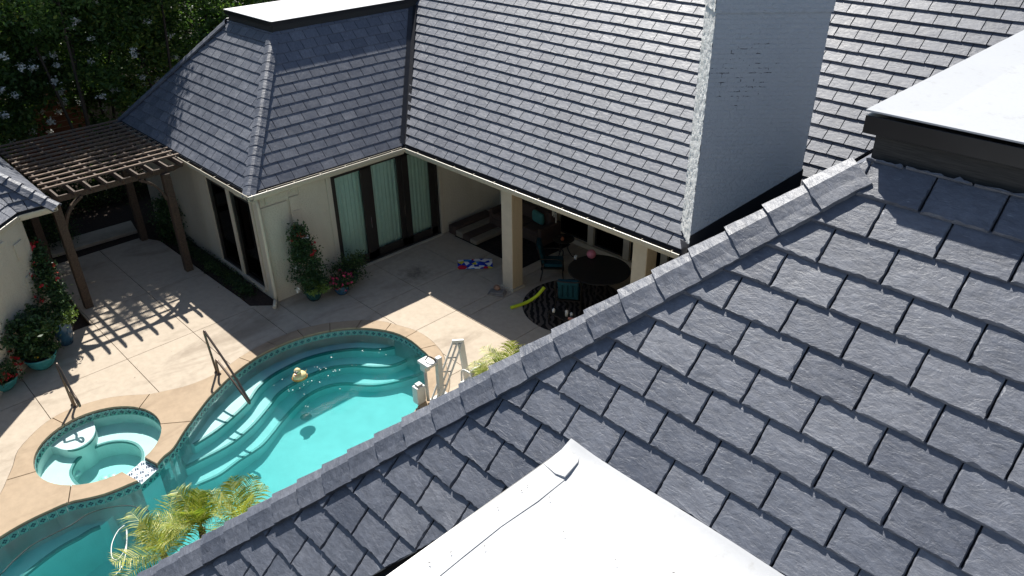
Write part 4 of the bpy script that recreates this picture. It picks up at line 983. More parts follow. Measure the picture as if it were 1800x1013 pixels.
def tree(name, label, base, h, r, n, rs, mat='leaf_tree', fl=0, group=None, leaf=.085, clumps=90, sp=.30, stems=3, flpts=None):
    t = thing(name, label, 'tree', base, group, world=True); g = random.Random(rs); bx_, by_, bz_ = base
    c = (bx_, by_, h - r[2]); C = crown_clumps(c, r, clumps, rs)
    b = MB()
    for k in range(stems):
        a = 2 * math.pi * k / stems + g.random(); rr = .5 * r[0]
        L = [Vector((bx_ + .1 * math.cos(a), by_ + .1 * math.sin(a), bz_ - .1)), Vector((bx_ + rr * .35 * math.cos(a), by_ + rr * .35 * math.sin(a), (h - r[2]) * .45)), Vector((bx_ + rr * .8 * math.cos(a), by_ + rr * .8 * math.sin(a), h - r[2] * 1.1)), Vector((bx_ + rr * 1.2 * math.cos(a + .3), by_ + rr * 1.2 * math.sin(a + .3), h - r[2] * .5))]
        SL = spline(L, 4); b.tube(SL, [.06 * (1 - .75 * i / len(SL)) for i in range(len(SL))], 7)
        for q in range(7):
            e = Vector(C[g.randrange(len(C))]); s0 = SL[g.randrange(len(SL) // 2, len(SL))]; m_ = (s0 + e) / 2 + Vector((0, 0, .15)); b.tube([s0, m_, e], [.03, .02, .007], 5, caps=False)
    b.build('trunk', M['bark'], t)
    leaves('crown', C, sp, n, leaf, M[mat], t, .48, .45, rs)
    if fl:
        Cb = crown_clumps(c, [k * 1.05 for k in r], fl, rs + 50, .9); leaves('blossoms', Cb, .058, len(Cb) * 60, .055, M['white_petal'], t, .9, .8, rs)
    return t

# ---- ground beds
MB().prism([(-22.3, 6.8), (-17.8, 6.82), (-16.95, 6.84), (-16.45, 6.83), (-16.0, 7.26), (-16.1, 7.38), (-23, 7.38)], -.13, -.02).build('soil_bed', M['soil'], kind='structure')
gc = thing('ground_cover', 'low dark leafy ground cover along the bed under the tall wing windows', 'ground cover', (-19, 7.1, 0), world=True)
g_ = np.random.default_rng(5); Cg = [(x, 7.08 + g_.normal() * .09, .03 + abs(g_.normal()) * .05) for x in np.linspace(-22, -16.9, 140)]
leaves('leaves', Cg, .07, 9000, .045, M['leaf_dark'], gc, .6, 1.0, 5)
# ---- trees behind the pergola and wing
TG = 'white flowering crepe myrtles beyond the pergola'
tree('crepe_myrtle', 'white blossoming crepe myrtle nearest the left edge beyond the pergola', (-28.8, 4.6, 0), 6.9, (2.5, 2.7, 2.6), 38000, 11, 'leaf_tree', 170, TG, .17, 130, .3)
tree('crepe_myrtle', 'white blossoming crepe myrtle whose bare stems show behind the pergola middle', (-28.6, 8.2, 0), 6.6, (2.3, 2.4, 2.3), 30000, 12, 'leaf_tree', 110, TG, .16, 110, .28)
tree('crepe_myrtle', 'sparser crepe myrtle with few white blossoms close behind the wing roof', (-28.2, 11.8, 0), 8.0, (2.4, 2.5, 3.1), 30000, 13, 'leaf_tree', 30, TG, .16, 110, .3)
tree('evergreen_tree', 'dense dark evergreen tree filling the top left corner of the view', (-38, 8.5, 0), 8.2, (4.2, 4.2, 3.8), 32000, 14, 'leaf_dark', 0, None, .24, 150, .5)
tree('evergreen_tree', 'dense dark evergreen tree standing beyond the wing white flat top', (-37, 15.5, 0), 8.2, (4.2, 4.2, 3.8), 30000, 15, 'leaf_dark', 0, None, .24, 150, .5)
tree('evergreen_tree', 'dark evergreen tree left of the crepe myrtles behind the pool house roof', (-37, 2.0, 0), 7.6, (3.8, 3.8, 3.6), 24000, 16, 'leaf_dark', 0, None, .24, 120, .5)
tree('shade_tree', 'tall leafy tree close to the far end of the wing that shades its roof', (-27.2, 9.9, 0), 10.6, (2.7, 2.4, 2.3), 30000, 17, 'leaf_tree', 0, None, .15, 110, .33)
tree('shade_tree', 'tall leafy tree standing just past the pergola that dapples the deck', (-26.6, 6.9, 0), 9.0, (2.3, 2.4, 2.0), 24000, 18, 'leaf_tree', 6, None, .14, 60, .30)
# ---- hedge and garden wall
hd = thing('hedge', 'low dark clipped hedge in shadow in front of the garden wall', 'hedge', (-25.8, 6, 0), world=True)
leaves('foliage', [(x, y, z) for x in (-26.6, -26.1, -25.6) for y in np.linspace(1, 14, 44) for z in (.25, .6, .95)], .2, 42000, .07, M['leaf_dark'], hd, .5, .4, 21)
def brick_mat():
    t = NT('red_brick', .85, .2); c = t.coord(1, False, (1, 1, 1), (math.pi / 2, 0, math.pi / 2))
    br = t.n('TexBrick', Vector=c, Scale=1.0); br.inputs['Brick Width'].default_value = .21; br.inputs['Row Height'].default_value = .075; br.inputs['Mortar Size'].default_value = .008
    br.inputs['Color1'].default_value = (.16, .06, .04, 1); br.inputs['Color2'].default_value = (.24, .10, .065, 1); br.inputs['Mortar'].default_value = (.30, .26, .22, 1)
    return t.out(br.outputs['Color'], t.bump(br.outputs['Fac'], -.6, .01))
M['brick'] = brick_mat()
gw = thing('garden_wall', 'red brick garden wall with a grey wooden gate half hidden behind the trees', 'wall', (-31, 8, 0), world=True)
MB().box((-31.2, -8, -.1), (-31, 8.3, 2.3)).build('brick_panel', M['brick'], gw); MB().box((-31.2, 10.3, -.1), (-31, 26, 2.3)).build('brick_panel', M['brick'], gw); MB().box((-31.25, -8, 2.3), (-30.95, 26, 2.38)).build('cap', M['brick'], gw)
M['grey_wood'] = wood_mat('weathered_grey_wood', (.12, .11, .10), (.24, .22, .20), (12, 12, .6))
for k in range(12): MB().box((-31.1, 8.3 + k * .167, .05), (-31.07, 8.3 + k * .167 + .155, 2.1)).build('board', M['grey_wood'], gw)
# ---- shrub behind the back post
sh = thing('shrub', 'glossy leafy shrub growing against the wing wall behind the pergola post', 'shrub', (-21.4, 7.05, 0), world=True)
leaves('foliage', crown_clumps((-21.5, 7.05, .75), (.45, .22, .65), 40, 31), .12, 2600, .085, M['leaf_pot'], sh, .42, .4, 31)
MB().tube([(-21.5, 7.05, -.05), (-21.48, 7.03, .6), (-21.5, 7.06, 1.1)], [.02, .015, .008], 6).build('stem', M['bark'], sh)
sh = thing('shrub', 'dark bushy shrub behind the pool house end of the pergola', 'shrub', (-23.6, 4.2, 0), world=True)
leaves('foliage', crown_clumps((-23.7, 4.3, .5), (.6, .7, .55), 60, 33), .14, 4200, .07, M['leaf_dark'], sh, .5, .4, 33)

# ---- potted plants
M['glaze_blue'] = plain('blue_glazed_pot', (.03, .09, .16), .18, 0, .5, .35, 5); M['glaze_teal'] = plain('teal_glazed_pot', (.05, .28, .28), .2, 0, .5, .3, 5); M['glaze_green'] = plain('dark_green_pot', (.012, .06, .06), .2)
def pot(parent, prof, mat, c=(0, 0, 0)):
    p = MB().lathe(prof, c, 24).build('pot', M[mat], parent); z = prof[-3][1] - .04; r = prof[-1][0]
    MB().lathe([(.001, z), (r * .98, z)], c, 20).build('soil', M['soil'], parent); return p
def pot_prof(r, h, bulge=1.15, foot=.7): return [(.001, 0), (r * foot, 0), (r * (foot + bulge) / 2, h * .2), (r * bulge, h * .5), (r * 1.06, h * .85), (r * .98, h * .95), (r * 1.08, h), (r * .98, h), (r * .92, h * .9)]
def flower_dots(name, pts, mat, parent, n=6, s=.035, rs=0):
    return leaves(name, pts, s * .5, len(pts) * n, s, M[mat], parent, .85, .3, rs)
g = np.random.default_rng(9)
def potted(name, label, base, prof, potmat, fol, dots, group=None):
    t = thing(name, label, 'potted plant', base, group); pot(t, prof, potmat)
    for k, (C, sp_, n, sz, mt_) in enumerate(fol): leaves('foliage', C, sp_, n, sz, M[mt_], t, .55, .4, 40 + k + int(abs(base[0] * 7)))
    for k, (C, mt_, n, s_) in enumerate(dots): flower_dots('flowers', C, mt_, t, n, s_, 60 + k)
    return t
def cone(c, r, h, n, seed, lean=(0, 0)):
    g = np.random.default_rng(seed); z = g.random(n) ** .8; a = g.random(n) * 6.28; rr = r * (1 - z * .82) * (.55 + .45 * g.random(n))
    return np.stack([c[0] + rr * np.cos(a) + lean[0] * z, c[1] + rr * np.sin(a) + lean[1] * z, c[2] + z * h], 1)
# left group in front of the pool house wall
c1 = cone((0, 0, .75), .46, 1.45, 150, 1, (-.80, .12)); 
potted('potted_mandevilla', 'climbing plant with red trumpet flowers in the tall blue urn by the pergola post', (-17.95, 2.97, 0), pot_prof(.19, .74, 1.1, .72), 'glaze_blue',
       [(c1, .095, 3400, .07, 'leaf_pot'), (crown_clumps((.05, -.02, .85), (.42, .38, .2), 36, 2), .07, 1500, .06, 'leaf_pot'), (crown_clumps((.24, .08, .78), (.26, .24, .13), 18, 3), .05, 800, .055, 'leaf_lime')],
       [(cone((0, 0, .9), .56, 1.4, 30, 4, (-.80, .12)), 'red', 8, .055)])
c2 = crown_clumps((-.35, -.1, .75), (.62, .55, .5), 80, 6)
potted('potted_geranium', 'wide bushy green plant with broad leaves in a low teal bowl pot', (-17.32, 2.28, 0), [(.001, 0), (.16, 0), (.27, .12), (.33, .28), (.345, .33), (.33, .335), (.30, .30)], 'glaze_teal',
       [(c2, .1, 4600, .09, 'leaf_pot'), (crown_clumps((-.05, 0, .45), (.4, .36, .2), 30, 8), .06, 1200, .06, 'leaf_pot')], [([(.1, .05, .36), (.0, .12, .42), (.15, -.1, .38)], 'yellow', 5, .04)])
potted('potted_dipladenia', 'dark leafy climbing plant at the left edge behind the red flowering bowl', (-18.1, 1.75, 0), pot_prof(.2, .45), 'glaze_blue',
       [(cone((0, 0, .3), .5, 1.25, 110, 10, (-.2, 0)), .1, 4200, .07, 'leaf_dark')], [])
potted('potted_red_flowers', 'mound of small red flowers in the low teal bowl at the left edge', (-17.05, 1.45, 0), [(.001, 0), (.15, 0), (.25, .12), (.30, .25), (.31, .28), (.30, .285), (.27, .25)], 'glaze_teal',
       [(crown_clumps((-.1, 0, .42), (.42, .42, .24), 46, 12), .07, 2400, .05, 'leaf_pot')], [(crown_clumps((-.1, 0, .46), (.42, .42, .27), 44, 13, .9), 'red', 9, .045)])
# right group against the wing wall
c3 = cone((0, 0, .58), .46, 1.40, 140, 20, (-.20, -.06))
potted('potted_mandevilla', 'climbing pyramid with red and white flowers in a dark pot against the wing wall', (-15.55, 8.12, 0), pot_prof(.2, .42, 1.12), 'glaze_green',
       [(c3, .085, 4000, .065, 'leaf_pot'), (crown_clumps((.06, 0, .55), (.36, .34, .18), 34, 22), .06, 1500, .06, 'leaf_pot'), (crown_clumps((.14, .04, .42), (.3, .3, .13), 26, 23), .05, 1300, .05, 'leaf_lime')],
       [(cone((0, 0, .8), .5, 1.2, 16, 24, (-.2, -.06)), 'red', 9, .06), (cone((0, 0, .5), .52, 1.3, 16, 25, (-.12, .0)), 'white_petal', 9, .06)])
potted('potted_geranium', 'low mound of pink red flowers in a pot at the foot of the wing wall', (-15.28, 8.78, 0), pot_prof(.17, .26, 1.1), 'glaze_blue',
       [(crown_clumps((.02, 0, .36), (.30, .30, .19), 36, 27), .055, 1700, .045, 'leaf_pot')], [(crown_clumps((.03, 0, .38), (.32, .32, .22), 44, 28, .9), 'pink', 8, .038)])
potted('potted_fern', 'dark wispy leafed plant in a pot in front of the first curtained door panel', (-15.62, 9.3, 0), pot_prof(.17, .28, 1.1), 'glaze_green',
       [(crown_clumps((.0, .02, .48), (.42, .44, .32), 44, 30), .1, 2000, .055, 'leaf_dark')], [])
# ---- palms on the near bank
def frond(L, az, rise, droop, nl, width, seed, parent, o=(0, 0, 0)):
    g = random.Random(seed); P = []; dx, dy = math.cos(az), math.sin(az)
    for i in range(13):
        t = i / 12; r_ = L * (t * math.cos(rise) + .18 * t * t * droop * .3); z = L * (t * math.sin(rise) - droop * t * t * .62); P.append(Vector((o[0] + dx * r_, o[1] + dy * r_, o[2] + z)))
    V = []; F = []; A = []; side = Vector((-dy, dx, 0))
    tone = g.random()
    for i in range(12):
        w = .011 * (1 - i / 13); b = len(V); V += [P[i] - side * w, P[i] + side * w, P[i + 1] + side * w, P[i + 1] - side * w]; F.append((b, b + 1, b + 2, b + 3)); A.append(.75)
    for k in range(nl):
        t = .14 + .85 * k / nl; i = min(11, int(t * 12)); c = P[i].lerp(P[i + 1], t * 12 - i); d = (P[i + 1] - P[i]).normalized()
        ll = width * (math.sin(math.pi * min(1, t * .9 + .12)) ** .6) * g.uniform(.8, 1.1)
        for s_ in (-1, 1):
            v_ = (side * s_ * .92 + d * .42 + Vector((0, 0, g.uniform(-.05, .35)))).normalized(); wv_ = d.cross(v_).cross(v_).normalized() * (.006 + .004 * g.random()); mid = c + v_ * ll * .5 + Vector((0, 0, .01)); tip = c + v_ * ll + Vector((0, 0, -ll * g.uniform(.02, .25)))
            b = len(V); V += [c - wv_ * .6, c + wv_ * .6, mid + wv_, mid - wv_, tip]; F += [(b, b + 1, b + 2, b + 3), (b + 3, b + 2, b + 4)]; r = min(1, max(0, .35 + .4 * tone + g.uniform(-.3, .35))); A += [r, r]
    me = bpy.data.meshes.new('frond'); me.from_pydata([tuple(v) for v in V], [], F); a = me.attributes.new('rnd', 'FLOAT', 'FACE'); a.data.foreach_set('value', A)
    return meshobj('frond', me, parent, M['palm'])
def palm(label, base, crowns, nf, L, seed, group=None):
    t = thing('pygmy_palm', label, 'palm', base, group); g = random.Random(seed)
    for (ox, oy, oz) in crowns:
        MB().tube([(ox * .5, oy * .5, -.1), (ox * .85, oy * .85, oz * .5), (ox, oy, oz)], [.07, .06, .05], 8).build('trunk', M['bark'], t)
        for k in range(nf):
            az = 2 * math.pi * (k + g.random() * .7) / nf; rise = g.uniform(.4, 1.45); frond(L * g.uniform(.75, 1.15), az, rise, g.uniform(.25, .6), 20, .40 * L, seed * 100 + k, t, (ox, oy, oz))
    return t
PGR = 'palms on the planted strip between pool and near roof'
palm('yellow green feathery palm overhanging the pool at the bottom of the picture', (-9.2, 2.05, 0), [(-.22, -.25, .80), (-.15, .35, .95)], 14, .98, 5, PGR)
palm('feathery palm right of the bottom one, its tips just over the roof edge', (-8.95, 3.0, 0), [(-.1, -.1, .95)], 13, .8, 6, PGR)
palm('feathery yellow green palm beside the pool lift, half hidden by the roof edge', (-8.95, 8.6, 0), [(-.05, .1, .85), (0, -.5, .7)], 11, .8, 7, PGR)
palm('small pale palm tuft showing over the roof edge by the zebra rug', (-8.7, 10.4, 0), [(0, 0, .9)], 11, .6, 8, PGR)
# ================================================================ POOL FITTINGS
def grab_rail(label, base, reach, h=.86, dz=.42, ang=0.0, rl=1.25, loz=.02):
    t = thing('handrail', label, 'handrail', (base.x, base.y, 0), 'bronze pool handrails'); d = Vector((math.cos(ang), math.sin(ang), 0)); s = Vector((-d.y, d.x, 0)) * .0
    r = .025
    lo = d * rl + Vector((0, 0, loz))
    pts = [Vector((0, 0, 0)), d * -.07 + Vector((0, 0, .45)), d * -.15 + Vector((0, 0, h - .10)), d * -.13 + Vector((0, 0, h - .01)), d * -.05 + Vector((0, 0, h - .03)), d * (rl * .5) + Vector((0, 0, h * .56)), lo + d * -.06 + Vector((0, 0, .07)), lo + Vector((0, 0, -.0)), lo + d * -.02 + Vector((0, 0, -.07)), lo + d * -.12 + Vector((0, 0, -.04)),
           d * (rl * .55) + Vector((0, 0, .20 + loz * .8)), d * .26 + Vector((0, 0, .40)), d * .16 + Vector((0, 0, .41)), d * .115 + Vector((0, 0, .32)), d * .11 + Vector((0, 0, 0))]
    MB().tube(spline(pts, 5), r, 10).build('tube', M['bronze'], t)
    for q in (Vector(), d * .11): MB().lathe([(.001, .03), (.035, .03), (.05, .012), (.052, 0)], (q.x, q.y, .006), 16).build('flange', M['bronze'], t)
    return t
b0 = at(381, 655); e0 = at(437, 700, .1); v_ = e0 - b0
grab_rail('tall bronze handrail bending down over the shallow pool steps', b0, None, 1.02, ang=math.atan2(v_.y, v_.x), rl=math.hypot(v_.x, v_.y))
b1 = at(129, 712); e1 = at(140, 700, .2); v_ = e1 - b1
grab_rail('shorter bronze handrail standing at the back rim of the round spa', b1, None, .98, ang=.02, rl=.60, loz=.36)
# pool lift
lt_ = thing('pool_lift', 'white pool lift with slanted ladder arm and seat at the pool corner', 'pool lift', (-10.2, 7.75, 0), world=True)
WPm = M['whiteplastic']
MB().box((-10.25, 7.55, .006), (-9.72, 7.95, .05)).build('base_plate', WPm, lt_, bevel=.006)
MB().box((-10.10, 7.64, .05), (-10.0, 7.76, 1.13)).build('mast', WPm, lt_, bevel=.01)
b = MB(); b.box((-10.36, 7.40, .98), (-10.02, 7.64, 1.05)); b.box((-10.32, 7.43, .82), (-10.16, 7.57, .98)); b.build('arm_head', WPm, lt_, bevel=.015)
MB().tube([(-10.25, 7.50, .9), (-10.24, 7.50, .4), (-10.22, 7.50, .06)], .032, 12).build('actuator', M['greyplastic'], lt_)
b = MB(); b.tube(spline([Vector((-10.22, 7.50, 1.08)), Vector((-10.16, 7.54, 1.17)), Vector((-10.08, 7.60, 1.13)), Vector((-10.08, 7.64, 1.05))], 4), .014, 6); b.build('cable', M['black_metal'], lt_)
MB().box((-10.46, 7.28, .006), (-10.28, 7.50, .42)).build('battery_box', WPm, lt_, bevel=.02)
MB().box((-10.43, 7.33, .42), (-10.31, 7.46, .47)).build('lid', M['greyplastic'], lt_, bevel=.01)
pa, pb = at(764, 712, .10), at(805, 600, 1.2); dd = (pb - pa).normalized(); sd_ = Vector((.62, .78, 0)).normalized()
for off in (-.10, 0, .10): MB().beam(pa + sd_ * off, pb + sd_ * off, .035, .045, up=(.7, -.6, 0)).build('rail', WPm, lt_, bevel=.005)
for k in range(5): MB().beam(pa + dd * (.12 + .3 * k) - sd_ * .11, pa + dd * (.12 + .3 * k) + sd_ * .11, .02, .02).build('rung', M['greyplastic'], lt_)
MB().beam(pb - sd_ * .12, pb + sd_ * .12, .06, .07).build('top_cap', WPm, lt_, bevel=.008)
MB().beam(pb + Vector((.04, .04, -.04)), at(822, 672, .10), .14, .05).build('rear_post', WPm, lt_, bevel=.006)
b = MB(); b.box((-9.82, 8.02, .40), (-9.42, 8.44, .47)); b.box((-9.48, 8.02, .47), (-9.42, 8.44, .95)); b.build('seat', WPm, lt_, bevel=.02)
b = MB(); b.tube(spline([Vector((-9.78, 8.05, .5)), Vector((-9.75, 8.06, .78)), Vector((-9.5, 8.08, .8))], 4), .02, 8); b.tube(spline([Vector((-9.8, 8.42, .5)), Vector((-9.75, 8.42, .78)), Vector((-9.5, 8.42, .8))], 4), .02, 8); b.build('armrest', WPm, lt_)
MB().box((-9.9, 8.1, .08), (-9.74, 8.36, .3)).build('footrest', M['clear'], lt_, bevel=.02)
# floating duck
dp = at(527, 663, WPOOL); dk_ = thing('floating_duck', 'cream and orange toy duck with dark sunglasses floating over the pool steps', 'pool toy', (dp.x, dp.y, WPOOL))
M['cream'] = plain('cream_vinyl', (.80, .66, .34), .35); M['orange'] = plain('orange_vinyl', (.72, .30, .06), .35); M['redv'] = plain('red_vinyl', (.6, .03, .03), .35)
b = MB(); b.lathe([(.001, -.03), (.10, -.03), (.135, .01), (.14, .05), (.11, .10), (.05, .125), (.001, .13)], (0, 0, 0), 20, 0, 1.0, 1.15); b.lathe([(.001, .10), (.05, .11), (.075, .16), (.07, .21), (.035, .245), (.001, .25)], (.0, -.03, 0), 18); b.build('body', M['cream'], dk_)
MB().lathe([(.13, -.035), (.152, -.02), (.155, .005), (.13, .02)], (0, 0, 0), 20, 0, 1, 1.15).build('float_ring', M['orange'], dk_)
b = MB(); b.beam((.045, -.105, .165), (.075, -.135, .158), .05, .02); b.build('bill', M['redv'], dk_, bevel=.004)
b = MB(); b.box((-.02, -.108, .18), (.03, -.088, .21)); b.box((.04, -.09, .18), (.075, -.05, .21)); b.beam((.02, -.102, .20), (.05, -.085, .20), .01, .01); b.build('sunglasses', M['black_metal'], dk_)
b = MB(); b.add([(-.04, .13, .04), (.04, .13, .04), (0, .20, .12), (0, .12, .09)], [(0, 1, 2), (0, 2, 3), (1, 3, 2), (0, 3, 1)]); b.build('tail', M['cream'], dk_)
# blossom litter floating on the water
pts = []
gl = random.Random(4)
for px, py in crop(380, 560, [(690, 535), (745, 500), (665, 555), (560, 575), (590, 565), (790, 385), (822, 403), (730, 440), (870, 390), (885, 455), (935, 415), (985, 565), (1105, 160), (1150, 185), (1165, 255), (1290, 260), (1345, 280), (1010, 180), (960, 410), (1090, 375), (410, 720), (305, 810), (830, 500), (700, 600), (725, 690), (1270, 470), (1300, 255), (520, 480), (475, 525), (905, 300)]):
    for _ in range(gl.randint(1, 2)): p = at(px, py, WPOOL + .006); pts.append((p.x + gl.uniform(-.05, .05), p.y + gl.uniform(-.05, .05), WPOOL + .006))
b = MB()
for x, y, z in pts:
    a = gl.random() * 3; s = gl.uniform(.008, .017); b.add([(x + math.cos(a + k * 1.57) * s, y + math.sin(a + k * 1.57) * s * .7, z) for k in range(4)], [(0, 1, 2, 3)])
lit = b.build('floating_petals', M['white_petal'], kind='stuff'); tag(lit, 'scattered white blossom petals floating on the shallow pool water', 'petals')
b = MB(); gl = random.Random(8)
for _ in range(46):
    x, y = gl.uniform(-15.9, -10.5), gl.uniform(1, 11.3); s = gl.uniform(.006, .016); a = gl.random() * 3
    if (Vector((x, y, 0)) - Vector((-12.6, 5.6, 0))).length < 3.0 or (Vector((x, y, 0)) - SPA_C).length < 1.3: continue
    b.add([(x + math.cos(a + k * 2.1) * s, y + math.sin(a + k * 2.1) * s, .009) for k in range(3)], [(0, 1, 2)])
lit = b.build('leaf_litter', M['bark'], kind='stuff'); tag(lit, 'tiny dry leaf bits scattered on the tan deck', 'leaf litter')
b = MB(); gl = random.Random(9)
for _ in range(40):
    x, y = WRX + gl.uniform(.05, 1.9), WRY - gl.uniform(.35, 2.6); s = gl.uniform(.004, .016); a = gl.random() * 3; d = Vector((math.cos(a), math.sin(a), 0)); e = Vector((-d.y, d.x, 0)) * .0025
    p = Vector((x, y, WRZ + .022)); b.add([p - e, p + e, p + d * s + e, p + d * s - e], [(0, 1, 2, 3)])
lit = b.build('leaf_litter', M['bark'], kind='stuff'); tag(lit, 'few dry twigs scattered on the low white flat roof', 'leaf litter')
# hose in the deep end
hp_ = [(0, 1005), (120, 880), (250, 770), (400, 690), (560, 610), (700, 520), (860, 470), (1010, 455), (1090, 470), (1180, 500)]
MB().tube(spline(ats(crop(0, 788, hp_), WPOOL + .004), 5), .008, 6).build('suction_hose', M['dark_frame'])
tag(bpy.data.objects['suction_hose'], 'thin dark hose curving over the deep water at lower left', 'hose')
MB().tube(spline(ats(crop(0, 788, [(985, 610), (930, 660), (885, 760), (885, 860), (930, 880), (990, 800), (1005, 700), (1000, 640), (1002, 760), (985, 880), (950, 960), (905, 1010)]), WPOOL + .008), 5), .009, 6).build('white_hose', M['whiteplastic'])
tag(bpy.data.objects['white_hose'], 'pale looping hose floating beside the bottom palm fronds', 'hose')
# ================================================================ PATIO FURNITURE
M['teal_cushion'] = plain('dark_teal_cushion', (.008, .05, .065), .85, 0, .2, .2, 9); M['iron'] = plain('dark_wrought_iron', (.018, .014, .012), .5, .3); M['darkfab'] = plain('dark_brown_upholstery', (.055, .035, .028), .9); M['stripe_l'] = plain('beige_mat', (.20, .17, .13), .9)
M['mesh_top'] = plain('dark_mesh_table_top', (.03, .028, .026), .6, .3, .4, .4, 60); M['rug'] = plain('dark_rug', (.022, .018, .018), .95, 0, .1, .5, 9)
ta = thing('patio_table', 'large round dark mesh patio table with the pink ball on it', 'table', (-10.55, 13.3, 0))
MB().lathe([(.001, .715), (.74, .715), (.77, .70), (.785, .715), (.775, .735), (.745, .728), (.001, .728)], (0, 0, 0), 48).build('tabletop', M['mesh_top'], ta)
for k in range(4):
    a = k * math.pi / 2 + .5; d = Vector((math.cos(a), math.sin(a), 0)); MB().tube(spline([d * .12 + Vector((0, 0, .70)), d * .16 + Vector((0, 0, .4)), d * .32 + Vector((0, 0, .12)), d * .46 + Vector((0, 0, .02))], 4), .022, 8).build('leg', M['iron'], ta)
def patio_chair(label, loc, rz):
    t = thing('patio_chair', label, 'chair', loc, 'teal cushioned iron chairs at the round table'); t.rotation_euler = (0, 0, rz)      # faces local +y
    b = MB(); b.box((-.25, -.24, .40), (.25, .26, .50)); b.build('seat_cushion', M['teal_cushion'], t, bevel=.035)
    bk = thing('x', None, None) if False else None
    for k in range(4):
        x = -.19 + k * .125; c = MB(); c.beam((x, -.26, .50), (x, -.37, .92), .118, .09, up=(0, 1, 0)); c.build('back_cushion', M['teal_cushion'], t, bevel=.035)
    c = MB(); c.beam((-.26, -.385, .96), (.26, -.385, .96), .12, .13); c.build('head_roll', M['teal_cushion'], t, bevel=.04)
    b = MB(); b.tube(spline([Vector((-.30, -.33, .02)), Vector((-.30, -.28, .4)), Vector((-.30, -.40, .95)), Vector((-.15, -.45, 1.0)), Vector((.15, -.45, 1.0)), Vector((.30, -.40, .95)), Vector((.30, -.28, .4)), Vector((.30, -.33, .02))], 5), .016, 8); b.build('back_frame', M['iron'], t)
    for sx_ in (-1, 1):
        MB().tube(spline([Vector((sx_ * .30, -.33, .66)), Vector((sx_ * .32, -.05, .68)), Vector((sx_ * .31, .22, .64)), Vector((sx_ * .29, .24, .4)), Vector((sx_ * .28, .27, .02))], 4), .016, 8).build('arm', M['iron'], t)
    b = MB(); b.box((-.28, -.26, .36), (.28, .27, .395)); b.build('seat_frame', M['iron'], t)
    return t
patio_chair('teal cushioned chair seen from behind next to the yellow pool noodle', (-10.62, 12.28, 0), .62)
patio_chair('teal cushioned chair in profile left of the round table', (-12.0, 13.2, 0), -.85)
bl = MB().lathe([(.12 * math.sin(math.pi * k / 12) + .0005, .12 - .12 * math.cos(math.pi * k / 12)) for k in range(13)], (-11.08, 13.62, .73), 24).build('ball', plain('pink_ball', (.62, .20, .26), .45, var=.1)); tag(bl, 'pink ball lying on the round patio table', 'ball')
cu = MB().lathe([(.001, .0), (.035, .0), (.042, .10), (.038, .10), (.034, .01), (.001, .01)], (-11.33, 13.3, .73), 16).build('cup', M['whiteplastic']); tag(cu, 'small white cup on the round table left of the ball', 'cup')
# pool noodle
nd = MB().tube(spline([at(898, 541, .04), at(925, 532, .05), at(944, 520, .22), at(957, 505, .42)], 6), .042, 12).build('pool_noodle', plain('lime_foam', (.52, .62, .02), .7, var=.05)); tag(nd, 'bent lime yellow foam noodle leaning beside the zebra rug', 'pool noodle')
# zebra rug
def zebra_mat():
    t = NT('zebra_rug', .9, .2); c = t.coord(1, False); w = t.n('TexWave', Vector=c, Scale=3.2, Distortion=7.0, Detail=2.0, _wave_type='BANDS', _bands_direction='DIAGONAL'); w.inputs['Detail Scale'].default_value = .9
    return t.out(t.ramp(w.outputs['Fac'], [(.45, (.012, .010, .009)), (.58, (.10, .08, .068))]))
zr = MB().prism([(-10.6 + 1.32 * math.cos(a), 12.5 + 1.32 * math.sin(a)) for a in [2 * math.pi * k / 48 for k in range(48)]], .005, .014).build('zebra_rug', zebra_mat()); tag(zr, 'round zebra striped rug under the patio table', 'rug')
dr = MB().box((-15.7, 12.95, .005), (-12.9, 14.9, .015)).build('dark_rug', M['rug']); tag(dr, 'dark rectangular rug under the sofa', 'rug')
# sofa
sf = thing('sofa', 'dark upholstered sofa along the back of the covered patio', 'sofa', (-14.3, 14.45, 0))
MB().box((-.95, -.42, .16), (.95, .38, .40)).build('base', M['darkfab'], sf, bevel=.03)
for x in (-.62, 0, .62): MB().box((x - .30, -.44, .40), (x + .30, .22, .54)).build('seat_cushion', M['darkfab'], sf, bevel=.04); MB().box((x - .30, .12, .52), (x + .30, .38, .92)).build('back_cushion', M['darkfab'], sf, bevel=.05)
for x in (-1.05, .93): MB().box((x, -.44, .1), (x + .14, .4, .66)).build('armrest', M['darkfab'], sf, bevel=.04)
pl = MB().box((-.2, -.07, -.2), (.2, .07, .2)).build('pillow', plain('teal_pillow', (.05, .18, .17), .9), bevel=.06); pl.location = (-13.75, 14.45, .74); pl.rotation_euler = (.3, .2, .1); tag(pl, 'teal throw pillow on the dark sofa', 'pillow')
